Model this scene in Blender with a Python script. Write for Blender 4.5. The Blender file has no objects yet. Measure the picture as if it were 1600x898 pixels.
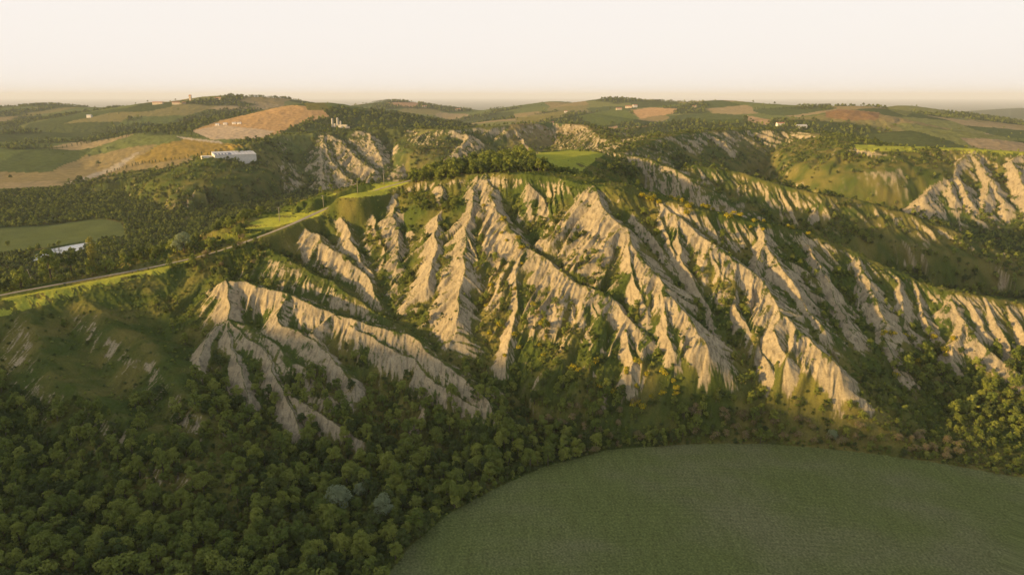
import bpy, math, random
import numpy as np
Q = 1.0          # mesh density of the ground
sc = bpy.context.scene
C = sc.collection
# ------------------------------------------------------------------ camera
F = 1100.0; HC = 170.0; PITCH = math.radians(15.21)
cam = bpy.data.cameras.new('camera'); co = bpy.data.objects.new('camera', cam); C.objects.link(co)
cam.sensor_width = 36; cam.lens = 36 * F / 1600; cam.clip_start = 1; cam.clip_end = 200000
co.location = (0, 0, HC); co.rotation_euler = (math.pi / 2 - PITCH, 0, 0); sc.camera = co
# ------------------------------------------------------------------ light
SUN_EL = math.radians(11.5); SUN_V = (-1.0, -0.38)            # horizontal direction towards the sun
az = math.atan2(SUN_V[0], SUN_V[1])
W = bpy.data.worlds.new('World'); sc.world = W; W.use_nodes = True
nt = W.node_tree; nt.nodes.clear()
sky = nt.nodes.new('ShaderNodeTexSky'); sky.sky_type = 'NISHITA'; sky.sun_disc = False
sky.sun_elevation = SUN_EL; sky.sun_rotation = az; sky.air_density = 1.0; sky.dust_density = 3.0; sky.ozone_density = 1.0
mx = nt.nodes.new('ShaderNodeMix'); mx.data_type = 'RGBA'; mx.inputs[7].default_value = (5.3, 4.98, 4.72, 1)
bg = nt.nodes.new('ShaderNodeBackground'); bg.inputs[1].default_value = 0.12
ow = nt.nodes.new('ShaderNodeOutputWorld')
tc = nt.nodes.new('ShaderNodeTexCoord'); sx = nt.nodes.new('ShaderNodeSeparateXYZ'); gr = nt.nodes.new('ShaderNodeMapRange')
gr.interpolation_type = 'SMOOTHERSTEP'; gr.inputs[1].default_value = .10; gr.inputs[2].default_value = .50; gr.inputs[3].default_value = .95; gr.inputs[4].default_value = .26
nt.links.new(tc.outputs['Generated'], sx.inputs[0]); nt.links.new(sx.outputs[2], gr.inputs[0]); nt.links.new(gr.outputs[0], mx.inputs[0])
nt.links.new(sky.outputs[0], mx.inputs[6]); nt.links.new(mx.outputs[2], bg.inputs[0]); nt.links.new(bg.outputs[0], ow.inputs[0])
sl = bpy.data.lights.new('sun', 'SUN'); sl.energy = 5.0; sl.angle = math.radians(1.2); sl.color = (1, .64, .24)
so = bpy.data.objects.new('sun', sl); C.objects.link(so)
from mathutils import Vector, Matrix
sv = Vector((SUN_V[0], SUN_V[1], 0)).normalized() * math.cos(SUN_EL) + Vector((0, 0, math.sin(SUN_EL)))
so.rotation_euler = sv.to_track_quat('Z', 'Y').to_euler(); so.location = (-300, 0, 400)
sc.view_settings.view_transform = 'Standard'; sc.view_settings.look = 'None'
sc.view_settings.exposure = 0.65; sc.view_settings.gamma = 1
sc.cycles.use_denoising = True; sc.cycles.max_bounces = 4; sc.cycles.diffuse_bounces = 3
sc.cycles.transparent_max_bounces = 4; sc.cycles.volume_bounces = 1
sc.render.engine = 'CYCLES'
# ------------------------------------------------------------------ helpers
def tag(o, label=None, cat=None, group=None, kind=None):
    if label: o['label'] = label
    if cat: o['category'] = cat
    if group: o['group'] = group
    if kind: o['kind'] = kind
    return o
def tpix(py):                       # how far a ray through this row drops per metre forward
    v = (449 - py) / F
    return (math.sin(PITCH) - v * math.cos(PITCH)) / (math.cos(PITCH) + v * math.sin(PITCH))
def at_D(px, py, D):
    v = (449 - py) / F
    return (D * (px - 800) / F / (math.cos(PITCH) + v * math.sin(PITCH)), D, HC - D * tpix(py))
def at_z(px, py, z): return at_D(px, py, (HC - z) / tpix(py))
def project(x, y, z):
    dx, dy, dz = x, y, z - HC
    dep = dy * math.cos(PITCH) - dz * math.sin(PITCH)
    up = dy * math.sin(PITCH) + dz * math.cos(PITCH)
    dep = np.where(dep < 1, 1, dep)
    return 800 + F * dx / dep, 449 - F * up / dep, dep
def hash2(ix, iy, seed):
    h = (ix.astype(np.int64) * 374761393 + iy.astype(np.int64) * 668265263 + seed * 1442695041) & 0xffffffff
    h = ((h ^ (h >> 13)) * 1274126177) & 0xffffffff
    return (h ^ (h >> 16)) & 0xffff
_ang = np.linspace(0, 2 * np.pi, 65536, endpoint=False); _gc = np.cos(_ang).astype(np.float32); _gs = np.sin(_ang).astype(np.float32)
def noise(x, y, seed=0):            # gradient noise, about -1..1
    fx0 = np.floor(x); fy0 = np.floor(y)
    ix = fx0.astype(np.int64); iy = fy0.astype(np.int64)
    fx = (x - fx0).astype(np.float32); fy = (y - fy0).astype(np.float32)
    u = fx * fx * fx * (fx * (fx * 6 - 15) + 10); v = fy * fy * fy * (fy * (fy * 6 - 15) + 10)
    def g(dx, dy):
        h = hash2(ix + dx, iy + dy, seed); return _gc[h] * (fx - dx) + _gs[h] * (fy - dy)
    a = g(0, 0); b = g(1, 0); c = g(0, 1); d = g(1, 1)
    ab = a + u * (b - a); cd = c + u * (d - c)
    return (ab + v * (cd - ab)) * 1.5
def fbm(x, y, lam, octv=3, seed=0):
    s = 0; a = 1.0; t = 0
    for i in range(octv):
        s = s + a * noise(x / lam, y / lam, seed + i * 7); t += a; a *= .5; lam *= .5
    return s / t
def sstep(a, b, x):
    t = np.clip((x - a) / (b - a), 0, 1); return t * t * (3 - 2 * t)
def inpoly(px, py, poly):
    r = np.zeros(px.shape, bool); n = len(poly); j = n - 1
    for i in range(n):
        xi, yi = poly[i]; xj, yj = poly[j]
        if yi != yj:
            r ^= ((yi > py) != (yj > py)) & (px < (xj - xi) * (py - yi) / (yj - yi) + xi)
        j = i
    return r
# ------------------------------------------------------------------ the lie of the land
RIDGES = []
def ridge(P, kf=.9, kb=.9, L=60., wf=0., wb=0., ribs=1., clay=1., reach=110., sm=1., rnd=0., jit=1., gk=.5, veg=0):
    P = np.array(P, float)
    seg = np.hypot(*(np.diff(P[:, :2], axis=0).T)); s = np.r_[0, np.cumsum(seg)]
    step = max(3.0 if reach < 200 else 12.0, s[-1] / 400); n = max(2, int(s[-1] / step) + 1)
    ss = np.linspace(0, s[-1], n)
    R = np.stack([np.interp(ss, s, P[:, k]) for k in range(3)], 1)
    if n > 6:
        for _ in range(2):
            R[1:-1] = .25 * R[:-2] + .5 * R[1:-1] + .25 * R[2:]
    k = len(RIDGES)
    fade = np.minimum(1, ss / 12.)
    tx = np.gradient(R[:, 0]); ty = np.gradient(R[:, 1]); tl = np.hypot(tx, ty) + 1e-6
    o = (noise(ss / 14., ss * 0 + k * 3.3, 5) * 2.2 + noise(ss / 5.5, ss * 0 + k * 3.3, 6) * .8) * jit * 1.0 * fade
    R[:, 0] += -ty / tl * o; R[:, 1] += tx / tl * o
    R[:, 2] += (noise(ss / 17., ss * 0 + k * 5.3, 8) * .9 + noise(ss / 6., ss * 0 + k * 5.3, 9) * .35) * jit * fade
    RIDGES.append(dict(R=R.astype(np.float32), s=ss.astype(np.float32), kf=kf, kb=kb, L=L, wf=wf, wb=wb, ribs=ribs, clay=clay,
                       reach=reach, sm=sm, rnd=rnd, gk=gk, id=k, far=reach > 200))
    return P
def spur(start, pts, m=.48, **kw):
    """start = world point on its parent; pts = where the crest passes, as seen from the camera, falling m per metre forward"""
    x0, D0, z0 = start; out = [start]
    for p in pts:
        mm = p[2] if len(p) > 2 else (m + .08 if kw.get('reach', 110) <= 80 and m == .48 else m)
        t = tpix(p[1]); D = (HC - z0 + mm * D0) / (t + mm); q = at_D(p[0], p[1], D)
        out.append(q); x0, D0, z0 = q
    minor = kw.get('reach', 110) <= 80; kw.setdefault('kf', 1.25 if minor else 1.08); kw.setdefault('kb', 1.15 if minor else 1.02); kw.setdefault('L', 48. if minor else 66.)
    ridge(out, **kw); return out
Mz = [(-900, 640, 20), (-500, 560, 30), (-250, 505, 40), (0, 462, 50), (120, 440, 53), (250, 415, 58), (330, 394, 65), (400, 374, 72), (480, 338, 83), (560, 308, 95), (630, 287, 104),
      (700, 276, 110), (760, 270, 114), (850, 274, 114), (925, 290, 110), (1000, 303, 104), (1080, 325, 97), (1180, 347, 88), (1265, 365, 78), (1340, 396, 66),
      (1430, 440, 50), (1500, 457, 46), (1600, 475, 41), (1750, 500, 34), (1950, 520, 28), (2300, 540, 15)]
Mw = [at_z(*p) for p in Mz]
def onM(px):
    xs = [p[0] for p in Mz]; return tuple(float(np.interp(px, xs, [w[k] for w in Mw])) for k in range(3))
i5 = 11
ridge(Mw[:6], kf=.62, kb=.45, wf=13, wb=15, ribs=.35, clay=.25, reach=110, jit=.3, L=90)
ridge(Mw[5:10], kf=1.0, kb=.42, wf=3, wb=48, ribs=.8, clay=.5, reach=150, jit=.5, L=220)
ridge(Mw[9:15], kf=1.1, kb=.35, wf=1, wb=26, ribs=1, clay=.7, reach=150, L=240)
ridge(Mw[14:19], kf=1.1, kb=.5, wf=0, wb=10, ribs=1, clay=.9, reach=150, L=240)
ridge(Mw[18:], kf=1.0, kb=.6, wf=0, wb=3, ribs=1, clay=.9, reach=140, L=200)
ridge([at_z(345, 368, 71), at_z(400, 343, 79), at_z(450, 325, 85), at_z(520, 304, 96), at_z(570, 291, 101)], kf=.18, kb=.35, wf=12, wb=8, ribs=0, clay=.05, reach=72, jit=.2, sm=9)
# --- spurs of the main face, left to right
A0 = onM(60)
spur(onM(-120), [(-60, 560), (0, 680), (45, 708)], m=.3, kf=.55, kb=.5, clay=.35, ribs=.4)
spur(onM(20), [(60, 520), (75, 590), (150, 618), (200, 660), (262, 702), (340, 742), (400, 775)], m=.26, kf=.75, kb=.5, clay=.70, ribs=.6, rnd=1)
spur(onM(120), [(160, 500), (215, 530), (255, 565), (290, 620), (330, 660)], m=.27, kf=.75, kb=.5, clay=.72, ribs=.6, rnd=1)
apex = at_z(353, 438, 57)
spur(onM(300), [apex_p for apex_p in [(340, 415), (353, 438)]], m=.35, kf=.6, kb=.6, clay=.2, ribs=.3)
d0 = spur(apex, [(357, 500), (385, 525), (412, 548), (432, 590), (452, 630), (475, 700)], m=.43, kf=1.15, kb=1.0, clay=1.9, ribs=.9, jit=.7)
spur(d0[1], [(335, 515), (312, 560), (315, 590)], m=.43, kf=1.2, kb=1.0, clay=2.0, ribs=.7, jit=.5, reach=60)
spur(d0[1], [(359, 518), (370, 560), (382, 610), (392, 655)], m=.43, kf=1.2, kb=1.1, clay=2.0, ribs=.8, jit=.5, reach=60)
spur(d0[4], [(490, 640), (540, 672), (580, 695), (607, 727)], m=.43, kf=1.1, kb=1., clay=1.4, ribs=.9)
spur(d0[1], [(400, 520), (450, 556), (500, 598), (530, 625)], m=.42, kf=.9, kb=.8, clay=1.1, reach=60)
e0 = spur(apex, [(385, 440, .2), (450, 458, .35), (520, 490, .42), (560, 515), (620, 548), (650, 560), (682, 597), (740, 636), (805, 672)], m=.43, kf=1.1, kb=.75, clay=1.4, ribs=1.3, jit=.8)
spur(e0[2], [(430, 500), (470, 522), (515, 550), (535, 580), (552, 606)], m=.43, kf=1.05, kb=.9, clay=1.3, reach=60)
spur(e0[3], [(484, 515), (500, 540), (514, 555)], m=.43, kf=1.1, kb=1., clay=1.3, reach=40)
spur(e0[3], [(560, 500, .2), (640, 522), (690, 562), (720, 590), (765, 625)], m=.42, kf=1., kb=.7, clay=1.25)
spur(e0[7], [(640, 690), (665, 710)], m=.7, kf=1., kb=.9, clay=1.2, reach=60)
spur(onM(400), [(440, 400), (520, 442), (560, 468), (600, 498), (640, 512)], m=.42, kf=.9, kb=.8, clay=.9, ribs=.8)
spur(onM(460), [(500, 372), (530, 392), (573, 430), (592, 465)], m=.45, kf=1., kb=.9, clay=1.1)
spur(onM(520), [(545, 350), (552, 385), (566, 408), (580, 428)], m=.5, kf=1.1, kb=1, clay=1.1, reach=60)
spur(onM(575), [(585, 340), (595, 390), (600, 430)], m=.55, clay=1., reach=80)
h0 = spur(onM(622), [(615, 330), (622, 362), (624, 400), (634, 440), (640, 468)], m=.52, kf=.88, L=85, clay=1.4, ribs=1.3)
spur(h0[1], [(645, 335), (655, 380), (668, 425)], clay=1.4, reach=60)
spur(onM(665), [(668, 320), (672, 360), (655, 400)], clay=1.1, reach=70)
spur(onM(695), [(690, 320), (682, 360), (678, 400), (668, 440)], clay=1.3, reach=90)
j0 = spur(onM(745), [(738, 320), (724, 360), (724, 400), (722, 440), (717, 494)], kf=.88, L=85, clay=1.5, ribs=1.2)
spur(j0[2], [(745, 395), (742, 430), (740, 455)], clay=1.4, reach=50)
k0 = spur(onM(757), [(782, 332, .44), (800, 362, .42), (822, 385, .38), (880, 425, .34), (915, 448, .34), (950, 460, .34), (985, 500, .45), (1010, 525, .55), (1045, 555, .62), (1080, 595, .7), (1115, 632, .75)], kf=.84, kb=1.0, L=95, clay=1.5, ribs=1.25, reach=125)
spur(k0[3], [(806, 430), (808, 480), (800, 520), (790, 555)], clay=1.2, reach=80)
kk = spur(k0[4], [(886, 445), (893, 500), (912, 540), (925, 575), (945, 618)], clay=1.4, reach=80)
spur(k0[5], [(932, 490), (938, 530)], clay=1.3, reach=50)
spur(k0[7], [(978, 520), (985, 555), (990, 585)], clay=1.3, reach=50)
l0 = spur(onM(825), [(850, 318), (880, 348), (905, 385), (930, 405), (950, 440), (972, 468), (1000, 505)], m=.56, clay=1.3, ribs=1.1)
spur(l0[3], [(915, 420), (930, 445)], clay=1.2, reach=50)
n0 = spur(onM(925), [(947, 329), (981, 360), (987, 372), (1009, 413), (1031, 424), (1038, 448), (1062, 474), (1090, 519), (1112, 556)], kf=.88, L=85, clay=1.45, ribs=1.2)
spur(n0[3], [(980, 400), (990, 440), (1010, 490)], clay=1.2, reach=60)
spur(n0[6], [(1030, 480), (1042, 520), (1050, 545)], clay=1.2, reach=60)
spur(onM(975), [(985, 330), (1010, 360), (1030, 385), (1050, 410)], clay=1.1, reach=70)
spur(onM(1030), [(1035, 345), (1045, 375), (1050, 395)], clay=1.1, reach=60)
o0 = spur(onM(1035), [(1053, 338), (1085, 360), (1112, 379), (1144, 397), (1178, 425), (1197, 444), (1219, 487), (1253, 519), (1303, 569), (1335, 600), (1375, 630)], kf=.88, L=85, clay=1.5, ribs=1.3)
o1 = spur(o0[3], [(1118, 400), (1131, 432), (1150, 470), (1170, 510), (1195, 550), (1215, 585)], clay=1.4, reach=80)
spur(o0[1], [(1062, 380), (1075, 420), (1095, 460), (1115, 500)], clay=1.2, reach=80)
spur(o0[7], [(1215, 520), (1228, 550), (1245, 580)], clay=1.2, reach=60)
p0 = spur(onM(1185), [(1192, 362), (1199, 380), (1219, 416), (1250, 456), (1262, 480), (1285, 510)], kf=.88, L=85, clay=1.4)
spur(p0[2], [(1180, 410), (1172, 430)], clay=1.3, reach=40)
q0 = spur(onM(1255), [(1262, 378), (1275, 409), (1294, 436), (1310, 480), (1330, 520)], kf=.88, L=85, clay=1.4)
spur(q0[2], [(1262, 440), (1265, 480), (1280, 520)], clay=1.3, reach=60)
r0 = spur(onM(1340), [(1347, 420), (1359, 440), (1376, 485), (1382, 519), (1392, 547), (1412, 585)], kf=.88, L=85, clay=1.5, ribs=1.1)
spur(onM(1338), [(1325, 418), (1312, 440), (1306, 460)], clay=1.5, reach=50)
spur(r0[1], [(1340, 460), (1342, 500), (1350, 530)], clay=1.4, reach=50)
spur(onM(1385), [(1398, 432), (1410, 465), (1415, 500), (1425, 530)], clay=1.4, reach=70)
spur(onM(1425), [(1436, 452), (1445, 485), (1452, 510)], clay=1.4, reach=60)
u0 = spur(onM(1478), [(1491, 470), (1506, 500), (1528, 526), (1550, 551), (1578, 572), (1610, 600), (1660, 640)], kf=.88, L=85, clay=1.4)
spur(u0[2], [(1490, 530), (1492, 560)], clay=1.2, reach=50)
spur(onM(1505), [(1515, 475), (1530, 497), (1545, 520)], clay=1.2, reach=50)
spur(onM(1535), [(1545, 485), (1560, 510), (1580, 540)], clay=1.2, reach=60)
spur(onM(1575), [(1582, 490), (1600, 520), (1630, 560)], clay=1.2, reach=70)
spur(onM(1650), [(1660, 520), (1690, 560), (1740, 620)], clay=1.2, reach=90)
# --- plateau behind the summit and the ridges beyond it
pl = [at_z(740, 268, 112), at_z(800, 255, 112), at_z(860, 243, 112), at_z(905, 237, 111)]
ridge(pl, kf=.5, kb=.5, wf=26, wb=26, ribs=.2, clay=.1, reach=130, jit=.2)
R2 = [at_z(845, 237, 112), at_z(900, 234, 111), at_z(945, 236, 109), at_z(1000, 246, 103), at_z(1045, 262, 96), at_z(1080, 282, 86), at_z(1115, 306, 75), at_z(1160, 334, 62), at_z(1210, 356, 50)]
ridge(R2, kf=.85, kb=.6, wb=2, clay=1.1, reach=140, ribs=1.2)
for st, pts in [(R2[2], [(958, 255), (980, 280), (992, 300)]), (R2[3], [(1000, 265), (1022, 295), (1030, 312)]), (R2[3], [(1020, 260), (1040, 290), (1050, 310)]),
                (R2[4], [(1060, 280), (1085, 305), (1110, 325)]), (R2[1], [(925, 255), (945, 285)]), (R2[5], [(1095, 300), (1115, 325)])]:
    spur(st, pts, clay=1.3, ribs=1.2, reach=80)
R3 = [at_z(1085, 258, 97), at_z(1150, 268, 91), at_z(1200, 284, 84), at_z(1290, 306, 75), at_z(1340, 312, 71), at_z(1420, 335, 60), at_z(1500, 365, 45), at_z(1560, 395, 30), at_z(1620, 422, 18), at_z(1720, 450, 0)]
ridge(R3, kf=.7, kb=.5, wf=1, wb=3, clay=.55, reach=140, ribs=1, jit=.5)
for k, pts in [(0, [(1110, 285), (1125, 315), (1135, 335)]), (1, [(1160, 290), (1180, 320), (1200, 345)]), (2, [(1215, 310), (1240, 335), (1262, 355)]),
               (3, [(1272, 330), (1266, 360)]), (3, [(1303, 325), (1292, 350), (1290, 370)]), (4, [(1347, 331), (1366, 365), (1392, 392)]), (4, [(1345, 330), (1322, 365)]),
               (4, [(1378, 330), (1392, 362), (1412, 399)]), (5, [(1395, 345), (1420, 382)]), (5, [(1425, 350), (1448, 380)]), (6, [(1498, 375), (1515, 405)]), (6, [(1530, 395), (1545, 420)])]:
    spur(R3[k], pts, clay=1.25, ribs=1.3, reach=70)
R4 = [at_z(985, 236, 100), at_z(1040, 213, 108), at_z(1100, 206, 110), at_z(1170, 203, 110), at_z(1240, 205, 108), at_z(1290, 212, 105), at_z(1325, 230, 97), at_z(1400, 231, 97), at_z(1450, 231, 97), at_z(1520, 234, 95), at_z(1600, 239, 92), at_z(1800, 246, 88), at_z(2200, 250, 80)]
ridge(R4[:7], kf=.8, kb=.3, wb=20, clay=1.1, reach=190, ribs=1.15)
ridge(R4[5:8], kf=.42, kb=.25, wf=4, wb=30, clay=.3, reach=165, ribs=1.0, L=150)
ridge(R4[7:], kf=.85, kb=.25, wf=2, wb=30, clay=.5, reach=195, ribs=1.0, L=150)
for k, pts in [(1, [(1050, 235), (1060, 260)]), (1, [(1030, 235), (1010, 255)]), (2, [(1108, 228), (1118, 255)]), (2, [(1135, 222), (1148, 250)]), (3, [(1191, 234), (1225, 258), (1258, 290)]), (3, [(1165, 225), (1140, 245), (1120, 262)]),
               (4, [(1250, 222), (1268, 248), (1275, 262)]), (4, [(1225, 225), (1235, 240)]), (5, [(1306, 240), (1332, 268)]), (5, [(1309, 243), (1296, 268)]),
               (9, [(1522, 246), (1550, 281), (1570, 316)]), (9, [(1500, 256), (1470, 280), (1445, 306)]), (9, [(1490, 265), (1512, 300), (1520, 318)]), (9, [(1475, 275), (1495, 310)]),
               (9, [(1548, 280), (1538, 320)]), (10, [(1582, 248), (1600, 290), (1610, 320)]), (10, [(1640, 260), (1680, 310)])]:
    spur(R4[k], pts, clay=1.7, ribs=1.1, reach=100, m=.45)
R5 = [at_z(700, 203, 108), at_z(800, 196, 114), at_z(862, 192, 115), at_z(912, 196, 113), at_z(940, 214, 104), at_z(985, 236, 92)]
ridge(R5, kf=.8, kb=.3, wb=15, clay=1.1, reach=190, ribs=1.15)
for k, pts in [(1, [(815, 215), (830, 235)]), (2, [(880, 212), (897, 232)]), (2, [(850, 210), (862, 230)]), (3, [(925, 215), (952, 236)])]:
    spur(R5[k], pts, clay=1.2, ribs=1.15, reach=90)
R6 = [at_z(330, 246, 72), at_z(395, 226, 88), at_z(440, 212, 98), at_z(505, 207, 102), at_z(560, 204, 105), at_z(640, 201, 108), at_z(700, 203, 108)]
ridge(R6, kf=.95, kb=.2, wb=10, clay=.35, reach=195, ribs=1.0, L=120)
for k, pts in [(2, [(433, 236), (438, 270), (442, 295), (452, 311)]), (2, [(410, 255), (396, 285)]), (3, [(506, 225), (504, 250), (509, 280), (511, 297)]), (3, [(525, 214), (545, 232), (565, 252), (577, 260)]),
               (3, [(515, 245), (535, 270), (552, 282)]), (4, [(576, 207), (587, 227), (595, 240)]), (5, [(655, 210), (657, 222), (640, 238), (624, 262)]), (5, [(690, 215), (670, 240), (655, 262)]),
               (6, [(738, 210), (712, 235), (690, 255)])]:
    spur(R6[k], pts, clay=1.8, ribs=1.1, reach=130, kf=.85, kb=.85, m=.42)
ridge([R6[0], at_z(260, 262, 52), at_z(180, 274, 36), at_z(120, 298, 14), at_z(60, 318, 5)], kf=.4, kb=.25, clay=.3, ribs=.8, reach=195, L=150)
for k, pts in [((330, 246, 72), [(310, 275), (290, 310)]), ((260, 262, 52), [(240, 290), (225, 310)])]:
    spur(at_z(*k), pts, clay=.6, ribs=1.2, reach=120, kf=.5, kb=.5, m=.35)
# broad hills farther out: (pixel column, row, forward distance)
def hill(P, k=.22, reach=900, w=10, **kw): ridge([at_D(*p) for p in P], kf=k, kb=k, wf=w, wb=w, ribs=0, clay=0, reach=reach * 2, sm=14, L=1500, jit=3, rnd=30, **kw)
hill([(-300, 262, 1750), (0, 253, 1780), (75, 236, 1830), (175, 216, 1900), (250, 204, 1950), (290, 200, 1950)], k=.25, reach=500)
hill([(300, 205, 1900), (380, 190, 1950), (440, 172, 2000), (490, 160, 2050), (505, 160, 2080), (545, 180, 2000), (600, 192, 1800)], k=.2, reach=700)
hill([(150, 205, 2700), (240, 160, 3000), (283, 159, 3000), (343, 149, 3050), (400, 152, 3100), (440, 154, 3200), (520, 168, 3400)], k=.18)
hill([(-400, 175, 3600), (0, 169, 3600), (70, 163, 3600), (125, 168, 3500), (200, 168, 3400)], k=.14)
hill([(-300, 215, 2600), (0, 205, 2600), (120, 188, 2700), (200, 182, 2800)], k=.16)
hill([(520, 176, 3900), (600, 162, 4100), (616, 157, 4100), (650, 163, 4200), (740, 176, 4300)], k=.14)
hill([(680, 208, 2500), (760, 192, 2600), (840, 182, 2700), (920, 178, 2700)], k=.15)
hill([(760, 176, 3700), (870, 158, 3900), (900, 164, 3900), (930, 158, 3800), (955, 153, 3800), (1000, 158, 3600), (1080, 160, 3400), (1130, 157, 3200), (1185, 162, 3000), (1270, 167, 2800), (1345, 166, 2600), (1380, 178, 2300)], k=.15)
hill([(1000, 200, 2000), (1100, 188, 2100), (1200, 186, 2100), (1270, 194, 1900)], k=.15, reach=600)
hill([(1380, 172, 3000), (1412, 165, 3000), (1450, 173, 2900), (1520, 186, 2700), (1600, 205, 2500), (1750, 215, 2300)], k=.18)
hill([(1240, 188, 1950), (1330, 172, 2000), (1390, 185, 1900), (1430, 200, 1800)], k=.25, reach=500)
hill([(1420, 206, 1650), (1480, 203, 1700), (1550, 214, 1700), (1700, 225, 1700)], k=.2, reach=500)
hill([(1450, 184, 6500), (1560, 171, 6800), (1620, 168, 7000), (1800, 165, 7000)], k=.1, reach=1500)
hill([(-300, 168, 5800), (0, 166, 5800), (200, 169, 6000), (420, 166, 6500), (560, 168, 7000)], k=.08, reach=1500)
# the western hill outside the picture that keeps the low sun off the valley
ridge([(-430, -420, 190), (-520, -120, 182), (-580, 80, 170), (-640, 230, 140), (-700, 330, 94)], kf=.42, kb=.42, wf=8, wb=8, ribs=0, clay=0, reach=420, sm=10, jit=2, L=900)

RD_PIX = [(-260, 512, 38), (-100, 484, 45), (0, 461, 50), (80, 446, 52), (160, 432, 54.5), (230, 419, 57), (300, 404, 61.5), (350, 390, 67), (400, 372, 72.5), (450, 353, 79), (500, 330, 85.5), (550, 309, 94), (600, 293, 101), (645, 281, 106)]
RDW = np.array([at_z(*p) for p in RD_PIX])
rs = np.r_[0, np.cumsum(np.hypot(*np.diff(RDW[:, :2], axis=0).T))]
rss = np.linspace(0, rs[-1], 220); ROAD = np.stack([np.interp(rss, rs, RDW[:, k]) for k in range(3)], 1)
for _ in range(25): ROAD[1:-1] = (ROAD[:-2] + 2 * ROAD[1:-1] + ROAD[2:]) / 4
POND = [at_z(*p) for p in [(52, 396, 3), (75, 388, 3), (105, 382, 3), (135, 377, 3), (158, 378, 3), (140, 387, 3), (105, 396, 3), (70, 404, 3), (40, 412, 3)]]
POND = [(x, y) for x, y, z in POND]

FIELD = [(600, 900), (640, 850), (700, 800), (770, 762), (850, 727), (950, 702), (1080, 692), (1200, 689), (1320, 701), (1450, 716), (1600, 742), (2100, 860), (2100, 3000), (400, 3000), (480, 1000)]
FIELDW = [at_z(*p, 0)[:2] for p in FIELD[:12]] + [(330, 60), (60, -120), (-40, 40)]
def polyline_dist(R, s, x, y, k=0):
    """nearest point of a line (k = 0), or the point whose slope of steepness k stands highest at x, y"""
    best = np.full(x.shape, -1e9, np.float32); bd = np.zeros_like(best); bs = np.zeros_like(best); bz = np.zeros_like(best); bside = np.zeros_like(best)
    for i in range(len(R) - 1):
        ax, ay, az_ = R[i]; bx, by, bz_ = R[i + 1]
        dx, dy = bx - ax, by - ay; l2 = dx * dx + dy * dy + 1e-9
        tt = ((x - ax) * dx + (y - ay) * dy) / l2
        if k:
            g = (bz_ - az_) / math.sqrt(l2); g = max(-.9 * k, min(.9 * k, g)); sd = np.abs(dx * (y - ay) - dy * (x - ax)) / l2
            tt = tt + sd * g / math.sqrt(k * k - g * g)
        t = np.clip(tt, 0, 1)
        ex = x - ax - t * dx; ey = y - ay - t * dy; d = np.sqrt(ex * ex + ey * ey); z = az_ + t * (bz_ - az_); sc_ = z - k * d if k else -d
        m = sc_ > best
        best = np.where(m, sc_, best); bd = np.where(m, d, bd); bs = np.where(m, s[i] + t * (s[i + 1] - s[i]), bs)
        bz = np.where(m, z, bz); bside = np.where(m, (dx * ey - dy * ex) / math.sqrt(l2), bside)
    return bd, bs, bz, bside / (bd + 1e-3)
def base_height(x, y):
    D = np.hypot(x, y)
    b = np.interp(D, [0, 250, 500, 700, 1000, 1300, 2000, 3000, 5000, 8000, 200000], [0, -1, 0, 2, 3, 14, 40, 28, -25, -120, -150]).astype(np.float32)
    b = b + fbm(x, y, 90., 2, 3) * 2.5 * sstep(250, 420, D)
    amp = np.interp(D, [1100, 1700, 3500, 7000, 9000], [0, 30, 54, 30, 0])
    n = fbm(x, y, 900., 4, 11); b = b + amp * (n * 1.6 + .15)
    return b
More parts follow.
